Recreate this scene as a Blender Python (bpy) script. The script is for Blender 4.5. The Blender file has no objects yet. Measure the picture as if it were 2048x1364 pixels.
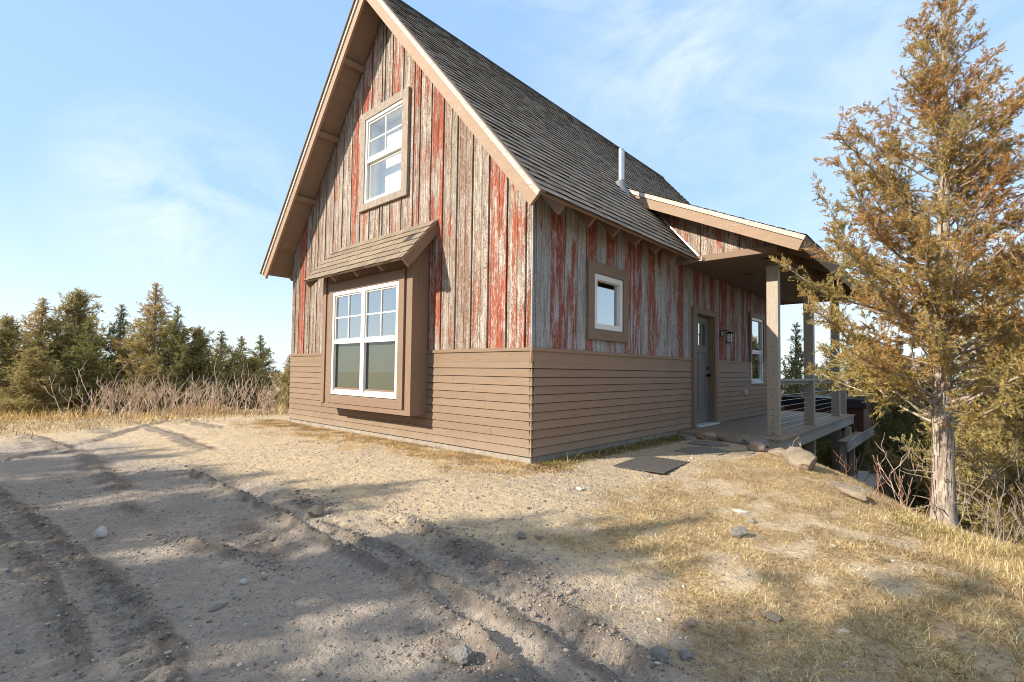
import bpy, math, random
import numpy as np
from mathutils import Vector, Matrix
random.seed(7)
rng = np.random.default_rng(11)
SC = bpy.context.scene
COL = SC.collection

# ------------------------------------------------------------------ camera
CAM = np.array([3.585, -4.325, 0.968])
yaw, pitch, roll = math.radians(-41.982), math.radians(2.2), math.radians(0.747)
fw = np.array([math.sin(yaw)*math.cos(pitch), math.cos(yaw)*math.cos(pitch), math.sin(pitch)])
r_ = np.array([math.cos(yaw), -math.sin(yaw), 0.]); u_ = np.cross(r_, fw)
rr = math.cos(roll)*r_ + math.sin(roll)*u_; uu = -math.sin(roll)*r_ + math.cos(roll)*u_
cam = bpy.data.cameras.new('camera'); camo = bpy.data.objects.new('camera', cam); COL.objects.link(camo)
M4 = Matrix(((rr[0], uu[0], -fw[0], CAM[0]), (rr[1], uu[1], -fw[1], CAM[1]), (rr[2], uu[2], -fw[2], CAM[2]), (0, 0, 0, 1)))
camo.matrix_world = M4
cam.sensor_width = 36; cam.lens = 996.8/2048*36; cam.shift_y = 22.36/2048
cam.clip_start = 0.05; cam.clip_end = 3000
SC.camera = camo

# ------------------------------------------------------------------ light
SUN_DIR = Vector((-0.53, -1.0, 0.68)).normalized()
elev = math.asin(SUN_DIR.z)
sun = bpy.data.lights.new('sun', 'SUN'); suno = bpy.data.objects.new('sun', sun); COL.objects.link(suno)
sun.energy = 4.2; sun.angle = math.radians(0.6); sun.color = (1.0, 0.89, 0.74)
suno.rotation_euler = SUN_DIR.to_track_quat('Z', 'Y').to_euler()
W = bpy.data.worlds.new('World'); SC.world = W; W.use_nodes = True
SC.view_settings.view_transform = 'Standard'; SC.view_settings.look = 'None'
SC.view_settings.exposure = 0.95
SC.cycles.filter_width = 1.05; SC.view_settings.gamma = 1

def nd(t, typ, ins=None, **props):
    n = t.nodes.new(typ)
    for k, v in props.items(): setattr(n, k, v)
    for k, v in (ins or {}).items():
        s = n.inputs[k]
        if isinstance(v, bpy.types.NodeSocket): t.links.new(v, s)
        else: s.default_value = v
    return n
def mth(t, op, a, b=0.0, c=None, clamp=False):
    n = nd(t, 'ShaderNodeMath', {0: a, 1: b}, operation=op, use_clamp=clamp)
    if c is not None:
        if isinstance(c, bpy.types.NodeSocket): t.links.new(c, n.inputs[2])
        else: n.inputs[2].default_value = c
    return n.outputs[0]
def mixc(t, f, a, b, mode='MIX'):
    n = t.nodes.new('ShaderNodeMix'); n.data_type = 'RGBA'; n.blend_type = mode
    for s, v in ((n.inputs[0], f), (n.inputs[6], a), (n.inputs[7], b)):
        if isinstance(v, bpy.types.NodeSocket): t.links.new(v, s)
        else: s.default_value = v if not isinstance(v, tuple) else (v + (1,) if len(v) == 3 else v)
    return n.outputs[2]
def mapr(t, v, a, b, c=0.0, d=1.0):
    n = nd(t, 'ShaderNodeMapRange', {0: v, 1: a, 2: b, 3: c, 4: d}); return n.outputs[0]
def noise(t, vec, scale, detail=4, rough=.55, dist=0.0):
    return nd(t, 'ShaderNodeTexNoise', {'Vector': vec, 'Scale': scale, 'Detail': detail, 'Roughness': rough, 'Distortion': dist}).outputs[0]
def mapping(t, vec, scale=(1, 1, 1), loc=(0, 0, 0)):
    return nd(t, 'ShaderNodeMapping', {'Vector': vec, 'Scale': scale, 'Location': loc}).outputs[0]

wt = W.node_tree; wt.nodes.clear()
sky = nd(wt, 'ShaderNodeTexSky', sky_type='NISHITA', sun_disc=False, sun_elevation=elev,
         sun_rotation=math.atan2(SUN_DIR.x, SUN_DIR.y), altitude=100, air_density=1.0, dust_density=0.6, ozone_density=2.0)
tc = nd(wt, 'ShaderNodeTexCoord')
mp = mapping(wt, tc.outputs['Generated'], (1.0, 1.0, 2.6))
n1 = noise(wt, mp, 2.1, 6, .55, .6)
n2 = noise(wt, mapping(wt, tc.outputs['Generated'], (1, 1, 1.2), (3, 1, 0)), 1.3, 3, .5)
cl = mth(wt, 'MULTIPLY', mapr(wt, n1, .50, .85), mapr(wt, n2, .42, .68))
n3 = noise(wt, mapping(wt, tc.outputs['Generated'], (1.0, 1.0, 1.8)), 5.0, 7, .62, .8)
for dv, rad, am in (((-.33, .784, .526), .17, .7), ((-.38, .735, .56), .12, .6), ((-.94, .212, .266), .10, 1.1), ((-.90, .29, .28), .08, .8), ((-.12, .91, .39), .22, .45)):
    ds = nd(wt, 'ShaderNodeVectorMath', {0: tc.outputs['Generated'], 1: dv}, operation='DISTANCE').outputs['Value']
    cl = mth(wt, 'MAXIMUM', cl, mth(wt, 'MULTIPLY', mapr(wt, ds, rad*1.7, 0.0, 0.0, am), mapr(wt, n3, .34, .66)))
lum = nd(wt, 'ShaderNodeMix', data_type='RGBA')
sepd = nd(wt, 'ShaderNodeSeparateXYZ', {0: tc.outputs['Generated']})
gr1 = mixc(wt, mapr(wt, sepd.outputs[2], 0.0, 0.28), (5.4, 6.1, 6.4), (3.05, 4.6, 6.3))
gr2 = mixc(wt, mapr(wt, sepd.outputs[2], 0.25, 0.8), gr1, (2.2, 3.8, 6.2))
gr3 = mixc(wt, mapr(wt, sepd.outputs[2], .66, .9), gr2, (6.5, 6.6, 6.8))  # zenith brightened above the view, added as fill for the shaded faces
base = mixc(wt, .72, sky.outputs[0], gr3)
skyc = mixc(wt, mth(wt, 'MULTIPLY', cl, .85), base, (5.9, 6.2, 6.4))
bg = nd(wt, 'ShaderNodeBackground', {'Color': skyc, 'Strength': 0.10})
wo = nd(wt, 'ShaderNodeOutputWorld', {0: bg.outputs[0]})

# ------------------------------------------------------------------ helpers
def new_mat(name):
    m = bpy.data.materials.new(name); m.use_nodes = True; t = m.node_tree; t.nodes.clear()
    return m, t
def finish(t, color, rough=.8, bump=None, bstr=.3, bdist=.01, spec=.3, metallic=0.0, extra=None):
    p = nd(t, 'ShaderNodeBsdfPrincipled', {'Base Color': color, 'Roughness': rough, 'Metallic': metallic, 'Specular IOR Level': spec})
    if bump is not None:
        b = nd(t, 'ShaderNodeBump', {'Height': bump, 'Strength': bstr, 'Distance': bdist}); t.links.new(b.outputs[0], p.inputs['Normal'])
    nd(t, 'ShaderNodeOutputMaterial', {0: p.outputs[0] if extra is None else extra(p)})
    return p
def tag(o, label=None, cat=None, group=None, kind=None):
    if label: o['label'] = label
    if cat: o['category'] = cat
    if group: o['group'] = group
    if kind: o['kind'] = kind
    return o
def empty(name, loc, label, cat, group=None, rz=0):
    o = bpy.data.objects.new(name, None); COL.objects.link(o); o.location = loc; o.rotation_euler = (0, 0, rz); o.empty_display_size = .2
    return tag(o, label, cat, group)
def np_mesh(name, V, F, mat, parent=None, col=None, smooth=False, loc=None):
    """V (n,3); F (m,k) equal sized faces; col per-vertex (n,4)"""
    me = bpy.data.meshes.new(name); m, k = F.shape
    me.vertices.add(len(V)); me.vertices.foreach_set('co', np.asarray(V, np.float32).ravel())
    me.loops.add(m*k); me.loops.foreach_set('vertex_index', np.asarray(F, np.int32).ravel())
    me.polygons.add(m); me.polygons.foreach_set('loop_start', np.arange(0, m*k, k, dtype=np.int32))
    if smooth: me.polygons.foreach_set('use_smooth', np.ones(m, bool))
    me.update(calc_edges=True)
    if col is not None:
        a = me.attributes.new('col', 'FLOAT_COLOR', 'POINT'); a.data.foreach_set('color', np.asarray(col, np.float32).ravel())
    me.materials.append(mat)
    o = bpy.data.objects.new(name, me); COL.objects.link(o)
    if parent: o.parent = parent
    if loc is not None: o.location = loc
    return o

class MB:
    def __init__(s): s.v = []; s.f = []; s.c = []; s.sm = []
    def face(s, pts, c=(0, 0, 0, 1), sm=False):
        n = len(s.v); s.v += [tuple(p) for p in pts]; s.f.append(tuple(range(n, n+len(pts)))); s.c.append(c); s.sm.append(sm)
    def mesh(s, vs, fs, c=(0, 0, 0, 1), sm=False):
        n = len(s.v); s.v += [tuple(p) for p in vs]
        for f in fs: s.f.append(tuple(i+n for i in f)); s.c.append(c); s.sm.append(sm)
    def hexa(s, b, t, c=(0, 0, 0, 1)):
        k = len(b); s.mesh(list(b)+list(t), [tuple(range(k))[::-1], tuple(range(k, 2*k))]+[(i, (i+1) % k, k+(i+1) % k, k+i) for i in range(k)], c)
    def box(s, a, b, c=(0, 0, 0, 1)):
        x0, y0, z0 = a; x1, y1, z1 = b
        s.hexa([(x0, y0, z0), (x1, y0, z0), (x1, y1, z0), (x0, y1, z0)], [(x0, y0, z1), (x1, y0, z1), (x1, y1, z1), (x0, y1, z1)], c)
    def prism(s, poly, vec, c=(0, 0, 0, 1)):
        v = Vector(vec); s.hexa([tuple(p) for p in poly], [tuple(Vector(p)+v) for p in poly], c)
    def tube(s, pts, rad, n=8, c=(0, 0, 0, 1), cap=True, sm=True, jit=0):
        pts = [Vector(p) for p in pts]; rings = []
        for i, p in enumerate(pts):
            d = (pts[min(i+1, len(pts)-1)]-pts[max(i-1, 0)]).normalized()
            a = d.cross(Vector((0, 0, 1)) if abs(d.z) < .9 else Vector((1, 0, 0))).normalized(); b = d.cross(a)
            R = rad[i] if hasattr(rad, '__len__') else rad
            rings.append([p+(a*math.cos(2*math.pi*k/n)+b*math.sin(2*math.pi*k/n))*R*(1+random.uniform(-jit, jit)) for k in range(n)])
        vs = [q for r in rings for q in r]; fs = []
        for i in range(len(pts)-1):
            for k in range(n): fs.append((i*n+k, i*n+(k+1) % n, (i+1)*n+(k+1) % n, (i+1)*n+k))
        s.mesh(vs, fs, c, sm)
        if cap: s.face(rings[0][::-1], c); s.face(rings[-1], c)
    def build(s, name, mat, parent=None, bevel=0, loc=None):
        me = bpy.data.meshes.new(name); me.from_pydata(s.v, [], s.f)
        me.polygons.foreach_set('use_smooth', s.sm)
        a = me.attributes.new('col', 'FLOAT_COLOR', 'CORNER')
        arr = []
        for f, c in zip(s.f, s.c): arr += list(c)*len(f)
        a.data.foreach_set('color', arr)
        me.materials.append(mat); me.update()
        o = bpy.data.objects.new(name, me); COL.objects.link(o)
        if parent: o.parent = parent
        if loc is not None: o.location = loc
        if bevel:
            md = o.modifiers.new('bevel', 'BEVEL'); md.width = bevel; md.segments = 2; md.limit_method = 'ANGLE'; md.angle_limit = .6
        return o
def rc(lo=0, hi=1): return random.uniform(lo, hi)
def rcol(): return (rc(), rc(), rc(), 1)

# value noise for numpy
_P = rng.random((256, 256))
def vn(x, y):
    xi = np.floor(x).astype(int); yi = np.floor(y).astype(int); fx = x-xi; fy = y-yi
    fx = fx*fx*(3-2*fx); fy = fy*fy*(3-2*fy); a, b, c, d = xi & 255, (xi+1) & 255, yi & 255, (yi+1) & 255
    return (_P[a, c]*(1-fx)+_P[b, c]*fx)*(1-fy)+(_P[a, d]*(1-fx)+_P[b, d]*fx)*fy
def fbm(x, y, o=4):
    s = 0; a = .5; 
    for i in range(o): s = s+a*(vn(x*2**i+17.3*i, y*2**i+9.1*i)-.5)*2; a *= .5
    return s
def sstep(a, b, x):
    t = np.clip((x-a)/(b-a), 0, 1); return t*t*(3-2*t)
def pdist(x, y, P):
    """distance to polyline, signed side (+ = left of travel), arc length"""
    best = np.full(np.shape(x), 1e9); sg = np.zeros(np.shape(x)); al = np.zeros(np.shape(x)); L = 0
    for (ax, ay), (bx, by) in zip(P[:-1], P[1:]):
        dx, dy = bx-ax, by-ay; l = math.hypot(dx, dy)
        t = np.clip(((x-ax)*dx+(y-ay)*dy)/(l*l), 0, 1); ex = x-ax-t*dx; ey = y-ay-t*dy
        d = np.hypot(ex, ey); cr = dx*(y-ay)-dy*(x-ax); m = d < best
        best = np.where(m, d, best); sg = np.where(m, np.sign(cr), sg); al = np.where(m, L+t*l, al); L += l
    return best, sg, al

# ------------------------------------------------------------------ terrain
CREST = [(14, -3.5), (8, -1.7), (5, -.35), (3.9, .3), (3.35, .72), (2.9, 1.25), (2.5, 1.9), (2.1, 2.7), (1.65, 3.35), (.4, 4.3), (-2.0, 8), (-6, 13), (-16, 26), (-40, 50)]
def h_base(x, y):
    dx = np.maximum(np.maximum(-6.1-x, 0), x); dy = np.maximum(np.maximum(-y, 0), y-9.8); d = np.hypot(dx, dy)
    h = -.06-.16*sstep(.3, 4.5, d)
    h = h+.075*np.exp(-(((x-2.0)/.8)**2+((y-1.5)/.95)**2))+.05*np.exp(-(((x-3.2)/.7)**2+((y+.6)/.8)**2))
    d, s, a = pdist(x, y, CREST); q = np.where(s < 0, d, 0)
    drop = .62*q*q/(q+.8); h = h-6.5*(1-np.exp(-drop/6.5))
    r = np.hypot(x-2, y+2); h = h-np.where(x < 2, 4.5*(1-np.exp(-.10*np.maximum(r-13.5, 0)/4.5)), 0)
    return h
RUTA = [(-4.6, -4.1), (-3.05, -4.02), (-1.88, -3.9), (-.8, -3.81), (-.12, -3.73), (.18, -3.68), (.71, -3.67), (1.25, -3.7), (1.8, -3.78)]
RUTB = [(-3, -4.2), (-1.55, -4.08), (-.63, -3.99), (.03, -3.93), (.51, -3.92), (1.3, -3.97)]
C1 = [(-2.6, -2.66), (-1.36, -2.64), (-.19, -2.68), (.43, -2.70), (.8, -2.68), (1.57, -2.72), (2.02, -2.77), (2.36, -2.83), (3, -3.0)]
C2 = [(-.1, -2.58), (.58, -2.52), (1.15, -2.52), (1.72, -2.54), (2.18, -2.56), (2.52, -2.6), (3.2, -2.8)]
C3 = [(.3, -2.05), (.9, -2.12), (1.6, -2.22), (2.2, -2.32), (2.9, -2.45)]
DR = [(-.5, -3.39), (-.06, -3.24), (.23, -3.16), (.56, -3.08), (.8, -3.04)]
FAR = [[(-12, -3.2), (-9.6, -1.9), (-6.5, -2.0), (-3.5, -2.1)], [(-10.8, -2.4), (-8, -1.2), (-5.5, -1.3)], [(-11, -4), (-7.2, -3.4), (-4.5, -3.2), (-2, -3.3)], [(-9, -1.2), (-6.2, -2.9), (-4.8, -4.3)]]
def terrain(x, y):
    h = h_base(x, y)
    n0 = fbm(x*.9, y*.9, 3); n1 = fbm(x*6, y*6, 3); n2 = fbm(x*28+4, y*28, 3); nl = vn(x*3.1+5, y*3.1)
    hd = np.where((x < 0.02) & (x > -6.12) & (y > -.02), 0, 1)
    off = sstep(0, .25, np.maximum(np.maximum(-6.1-x, x), -y))
    n3 = 1-np.abs(fbm(x*13+9, y*13, 3))*2
    h = h+off*(.022*n0+.008*n1+.007*n2+.007*n3)
    mud = np.zeros_like(h)
    def ridge(P, w, hh, lug=.0, side=0, dep=0, rw=.1, mudw=.0):
        nonlocal h, mud
        d, s, a = pdist(x+.02*vn(x*9, y*9), y+.05*(vn(x*5+3, y*5)-.5), P); L = a.max() if a.size else 1
        tot = sum(math.dist(p, q) for p, q in zip(P[:-1], P[1:])); e = sstep(0, .35, a)*sstep(0, .35, tot-a)
        br = .45+.9*vn(a*5.3+P[0][0], d*8+P[0][1]*3)
        h = h+e*hh*br*np.exp(-np.abs(d/w)**1.15)*(1+.35*vn(x*40, y*40)-.15)
        sd = d*s
        if dep: h = h-e*dep*np.exp(-((sd-side*rw)/(rw*.62))**4)*(1+.5*lug*np.sign(np.sin(a*2*math.pi/.085))*1)
        if lug: h = h+e*lug*.008*np.clip(np.sin(a*2*math.pi/.055+sd*30)*2, -1, 1)*np.exp(-((sd-side*.05)/.055)**2)
        if mudw: mud = np.maximum(mud, e*np.exp(-(d/mudw)**2)*(.35+.9*vn(x*7, y*7)))
    ridge(RUTA, .028, .026, 1.7, -1, .022, .09, .055); ridge(RUTB, .026, .024, 1.3, -1, .016, .07, .045)
    ridge(C1, .030, .060, .5, 1, .022, .10, .06); ridge(C2, .028, .042, .9, 1, .014, .09, .05); ridge(C3, .04, .026, .8, -1, .026, .11, .10)
    ridge(DR, .035, .050, 0, 1, .035, .16, .08)
    for P in FAR: ridge(P, .06, .022, .8, 1, .012, .13, .16)
    # trodden mud zones with clods
    for cx, cy, rx, ry, am in ((.1, -2.9, .55, .2, .9), (1.5, -2.15, .7, .17, .8), (-1.5, -3.35, .5, .16, .6), (2.1, -2.9, .4, .12, .7), (-.35, -2.35, .5, .14, .8), (-5.5, -2.0, 1.8, .16, .8), (-8.5, -2.6, 2.0, .22, .9), (-9.2, -1.0, 1.8, .2, .8), (-6.8, -3.6, 1.6, .14, .7)):
        g = np.exp(-(((x-cx)/rx)**2+((y-cy)/ry)**2)); mud = np.maximum(mud, am*g*(.4+1.1*vn(x*6+2, y*9)))
        h = h+g*.022*np.maximum(fbm(x*22, y*22, 2), -.1)*sstep(12, 5, np.hypot(x-3.5, y+4.3))
    h = np.where(hd == 0, np.minimum(h, -.12), h)
    return h, np.clip(mud, 0, 1)
def grassm(x, y):
    """amount of dry grass cover"""
    n = vn(x*2.2+3, y*2.2+7); n2 = vn(x*6+1, y*6+2)
    line = -2.35+(x-1.2)*.02
    right = sstep(1.0, 2.1, x+.35*n)*sstep(-2.35, -1.0, y+.5*n-.15)*1.0
    lowr = sstep(2.2, 2.9, x)*sstep(-2.5, -1.7, y+.3*n)*.8
    dH = np.hypot(np.maximum(np.maximum(-6.1-x, 0), x), np.maximum(-y, 0))
    strip = sstep(1.75, .3, dH+.8*n)*np.where(y < .1, 1, 0)*np.where(x < .35, 1, 0)
    path = np.exp(-(((x-.95)/.62)**2+((y-.9)/1.3)**2))
    r = np.hypot(x-2, y+2); brow = sstep(9.5, 12.5, r+1.2*n)
    g = np.maximum.reduce([right, lowr, strip*.9, brow*.9])*(1-.85*path)
    g = np.where((x > -.05) & (x < 1.6) & (y > 1.7) & (y < 5), 0.05, g)
    return np.clip(g*(.25+1.25*sstep(.2, .7, n2*.6+n*.4)), 0, 1)
def seg(a, b, s0, s1=None):
    s1 = s1 or s0; out = [a]; n = 0
    L = b-a; N = max(2, int(round(L/((s0+s1)/2)))); t = np.linspace(0, 1, N+1)[1:]
    return a+L*(t*s0+(s1-s0)*t*t/2)/(s0+(s1-s0)/2)
xs = np.concatenate([[-900, -500, -300, -180, -110, -70, -50], seg(-50, -15, 1.5, .25), seg(-15, -3.2, .12, .03), seg(-3.2, 4.4, .0155), seg(4.4, 9, .06, .25), seg(9, 40, .4, 3), [60, 100, 180, 300, 500, 900]])
ys = np.concatenate([[-900, -500, -250, -120, -60], seg(-60, -12, 3, .5), seg(-12, -4.8, .3, .05), seg(-4.8, .4, .0155), seg(.4, 5, .03, .06), seg(5, 15, .1, .3), seg(15, 50, .5, 2), [60, 80, 120, 200, 300, 500, 900]])
X, Y = np.meshgrid(xs, ys); nx, ny = len(xs), len(ys)
H, MUD = terrain(X.ravel(), Y.ravel()); GR = grassm(X.ravel(), Y.ravel())
xr, yr = X.ravel(), Y.ravel()
GRV = np.clip(np.exp(-(((xr-.95)/.6)**2+((yr-1.0)/1.3)**2))+.75*np.exp(-(((xr-1.0)/.9)**2+((yr+.45)/.45)**2)), 0, 1)
MOSS = np.exp(-((xr-.22)/.2)**2)*sstep(3.8, 3.2, yr)*sstep(-.1, .2, yr)
dC, sC, aC = pdist(xr, yr, CREST); MOSS = np.maximum(MOSS, np.exp(-((dC-.05)/.22)**2)*sstep(2.9, 3.3, xr)*sstep(5.5, 4.5, xr)*.9)
DRV = sstep(-1.3, -2.6, yr+.5*vn(xr*1.7, yr*1.7)-.12*xr)*sstep(-9, -5, xr)
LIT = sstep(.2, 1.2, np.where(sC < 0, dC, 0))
idx = np.arange(nx*ny).reshape(ny, nx)
Fq = np.stack([idx[:-1, :-1], idx[:-1, 1:], idx[1:, 1:], idx[1:, :-1]], -1).reshape(-1, 4)

m_ground, t = new_mat('sandy_ground')
at_ = nd(t, 'ShaderNodeAttribute', attribute_name='col'); sp = nd(t, 'ShaderNodeSeparateColor', {0: at_.outputs[0]})
oc = nd(t, 'ShaderNodeTexCoord').outputs['Object']
nA = noise(t, oc, 1.3, 6, .6); nB = noise(t, oc, 9, 6, .65); nC = noise(t, oc, 70, 4, .7); nM = noise(t, oc, 24, 5, .7, .4)
sand = mixc(t, mapr(t, nA, .35, .68), (.54, .42, .27), (.66, .51, .32))
sand = mixc(t, mapr(t, nB, .38, .72), sand, (.42, .335, .235))
sand = mixc(t, mapr(t, nM, .52, .72, 0, .7), sand, (.36, .27, .18)); sand = mixc(t, mapr(t, nC, .45, .75, 0, .6), sand, (.76, .65, .49))
mudc = mixc(t, mapr(t, nB, .35, .7), (.15, .125, .105), (.25, .21, .175))
mf = mth(t, 'MULTIPLY', mapr(t, mth(t, 'ADD', sp.outputs[0], mth(t, 'MULTIPLY', mth(t, 'SUBTRACT', nB, .5), .8)), .28, .68), .80)
at0 = nd(t, 'ShaderNodeAttribute', attribute_name='col2'); sp0 = nd(t, 'ShaderNodeSeparateColor', {0: at0.outputs[0]})
grit = mixc(t, mapr(t, nA, .35, .65), (.33, .285, .24), (.43, .365, .30)); grit = mixc(t, mapr(t, nM, .45, .7, 0, .75), grit, (.25, .21, .175)); grit = mixc(t, mapr(t, nC, .5, .72, 0, .6), grit, (.54, .485, .41))
sand = mixc(t, mapr(t, mth(t, 'ADD', sp0.outputs[2], mth(t, 'MULTIPLY', mth(t, 'SUBTRACT', nB, .5), .9)), .25, .75), sand, grit)
c = mixc(t, mf, sand, mudc)
lit = mixc(t, mapr(t, nM, .35, .65), (.28, .185, .09), (.58, .44, .25)); c = mixc(t, mapr(t, mth(t, 'ADD', sp.outputs[1], mth(t, 'MULTIPLY', mth(t, 'SUBTRACT', nC, .5), .9)), .3, .75, 0, .75), c, lit)
v1 = nd(t, 'ShaderNodeTexVoronoi', {'Vector': oc, 'Scale': 62.0, 'Randomness': 1.0}); v2 = nd(t, 'ShaderNodeTexVoronoi', {'Vector': oc, 'Scale': 26.0})
sv = nd(t, 'ShaderNodeSeparateColor', {0: v1.outputs['Color']})
peb = mth(t, 'MULTIPLY', mapr(t, v1.outputs['Distance'], .42, .22), mth(t, 'GREATER_THAN', mth(t, 'ADD', sv.outputs[0], mth(t, 'MULTIPLY', sp.outputs[2], .55)), .80))
pc = mixc(t, sv.outputs[1], (.30, .29, .28), (.60, .55, .47)); c = mixc(t, peb, c, pc)
sv2 = nd(t, 'ShaderNodeSeparateColor', {0: v2.outputs['Color']})
peb2 = mth(t, 'MULTIPLY', mapr(t, v2.outputs['Distance'], .34, .24), mth(t, 'GREATER_THAN', sv2.outputs[0], .93))
c = mixc(t, peb2, c, mixc(t, sv2.outputs[1], (.26, .26, .27), (.55, .50, .44)))
at2 = nd(t, 'ShaderNodeAttribute', attribute_name='col2'); sp2 = nd(t, 'ShaderNodeSeparateColor', {0: at2.outputs[0]})
c = mixc(t, mapr(t, mth(t, 'ADD', sp2.outputs[0], mth(t, 'MULTIPLY', mth(t, 'SUBTRACT', nB, .5), 1.2)), .35, .8, 0, .85), c, mixc(t, nC, (.10, .095, .02), (.27, .22, .04)))
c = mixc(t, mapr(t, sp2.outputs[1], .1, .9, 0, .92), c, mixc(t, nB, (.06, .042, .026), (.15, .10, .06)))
bh = mth(t, 'ADD', mth(t, 'MULTIPLY', nC, .55), mth(t, 'ADD', mth(t, 'ADD', mth(t, 'MULTIPLY', nB, .9), mth(t, 'MULTIPLY', nM, .9)), mth(t, 'ADD', mth(t, 'MULTIPLY', peb, .5), mth(t, 'MULTIPLY', peb2, .7))))
finish(t, c, .95, bh, 1.0, .03, .15)
gcol = np.stack([MUD, GR, GRV, np.ones_like(H)], -1)
ground = np_mesh('ground', np.stack([xr, yr, H], -1), Fq, m_ground, None, gcol, True)
a = ground.data.attributes.new('col2', 'FLOAT_COLOR', 'POINT'); a.data.foreach_set('color', np.stack([MOSS, LIT, DRV, 0*H+1], -1).astype(np.float32).ravel())
tag(ground, kind='structure')
def gz(x, y): return float(terrain(np.array([x], float), np.array([y], float))[0][0])

# ------------------------------------------------------------------ materials
def simple(name, col, rough=.6, metallic=0, var=.12, sc=6, bump=.15, spec=.3):
    m, t = new_mat(name); oc = nd(t, 'ShaderNodeTexCoord').outputs['Object']; n = noise(t, oc, sc, 5, .6)
    d = tuple(v*(1-var*2) for v in col); l = tuple(min(1, v*(1+var)) for v in col)
    finish(t, mixc(t, mapr(t, n, .3, .7), d, l), rough, noise(t, oc, sc*8, 3), bump, .004, spec, metallic); return m
def paint_wood(name, col, axis='x', worn=0.0, wornc=(.62, .55, .48)):
    m, t = new_mat(name); oc = nd(t, 'ShaderNodeTexCoord').outputs['Object']
    s = {'x': (1.2, 14, 30), 'y': (14, 1.2, 30), 'z': (18, 18, 1.2)}[axis]
    at = nd(t, 'ShaderNodeAttribute', attribute_name='col'); spc = nd(t, 'ShaderNodeSeparateColor', {0: at.outputs[0]})
    n = noise(t, mapping(t, oc, s), 2.5, 6, .6); n2 = noise(t, oc, 2.0, 4)
    c = mixc(t, mapr(t, n, .3, .72), tuple(v*.86 for v in col), tuple(v*1.10 for v in col))
    c = mixc(t, mapr(t, n2, .35, .7, 0, .35), c, tuple(v*.8 for v in col))
    c = mixc(t, mth(t, 'MULTIPLY', spc.outputs[0], .30), c, tuple(v*.70 for v in col))
    if name.startswith('brown_clap'):
        sz_ = nd(t, 'ShaderNodeSeparateXYZ', {0: oc}); spl = mth(t, 'MULTIPLY', mapr(t, mth(t, 'ADD', sz_.outputs[2], mth(t, 'MULTIPLY', mth(t, 'SUBTRACT', n2, .5), .35)), .22, .0), .5); c = mixc(t, spl, c, (.30, .245, .18))
        vn_ = nd(t, 'ShaderNodeTexVoronoi', {'Vector': mapping(t, oc, (1.6, 1.6, 10)), 'Scale': 1.0}); c = mixc(t, mth(t, 'MULTIPLY', mapr(t, vn_.outputs['Distance'], .035, .02), .8), c, (.07, .05, .035))
    if worn:
        w = noise(t, mapping(t, oc, tuple(k*2.2 for k in s)), 3.0, 7, .7); c = mixc(t, mapr(t, w, .62-worn*.3, .70-worn*.25), c, wornc)
    v = nd(t, 'ShaderNodeTexVoronoi', {'Vector': mapping(t, oc, (3, 3, 3)), 'Scale': 3.0}); kn = mapr(t, v.outputs['Distance'], .035, .025)
    c = mixc(t, mth(t, 'MULTIPLY', kn, .7), c, tuple(q*.35 for q in col))
    finish(t, c, .62, n, .35, .003, .3); return m
m_trim = paint_wood('brown_trim_paint', (.245, .165, .112), 'x')
m_trimy = paint_wood('brown_trim_paint_side', (.245, .165, .112), 'y')
m_trimz = paint_wood('brown_trim_paint_upright', (.245, .165, .112), 'z')
m_rake = paint_wood('rake_paint', (.335, .228, .15), 'x', .10, (.60, .50, .40))
m_trimworn = paint_wood('peeling_trim_paint', (.40, .29, .21), 'x', .55, (.72, .68, .62))
m_soffit = paint_wood('soffit_boards', (.25, .17, .12), 'y')
m_grey = paint_wood('weathered_grey_timber', (.41, .345, .27), 'z', .25, (.46, .42, .37))
m_greyy = paint_wood('weathered_grey_rim', (.36, .335, .31), 'y', .3, (.46, .43, .40))
m_deck = paint_wood('deck_boards', (.34, .25, .175), 'y', .2, (.33, .28, .23))
m_recl = paint_wood('reclaimed_trim', (.24, .185, .14), 'z', .45, (.42, .35, .28))
m_white = simple('white_vinyl', (.72, .705, .67), .35, 0, .03, 3, .05, .5)
m_conc = simple('concrete', (.36, .32, .265), .9, 0, .15, 9, .5)
m_black = simple('black_metal', (.02, .02, .022), .4, .6, .1)
m_steel = simple('galvanised_steel', (.62, .62, .62), .38, .85, .06, 5)
m_rubber = simple('lead_grey_flashing', (.20, .21, .23), .6, .0, .1)
m_inner = simple('interior_plaster', (.30, .27, .23), .9)
m_blind = simple('white_blind', (.85, .85, .84), .6, 0, .02)
m_screen = simple('insect_screen', (.15, .155, .13), .8, 0, .06, 2)
m_ply = paint_wood('plywood_panel', (.50, .36, .20), 'z')
m_door = paint_wood('stained_grey_door', (.20, .185, .17), 'z', .15, (.27, .24, .21))
m_mat = simple('rubber_mat', (.085, .08, .075), .75, 0, .12, 14, .6)

# clapboard paint, tone varied per course; side copy painted lighter to lift its shade
m_clap = paint_wood('brown_clapboard_paint', (.245, .168, .110), 'x'); m_clapy = paint_wood('brown_clapboard_side_shade_lift', (.33, .21, .137), 'y')

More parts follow.
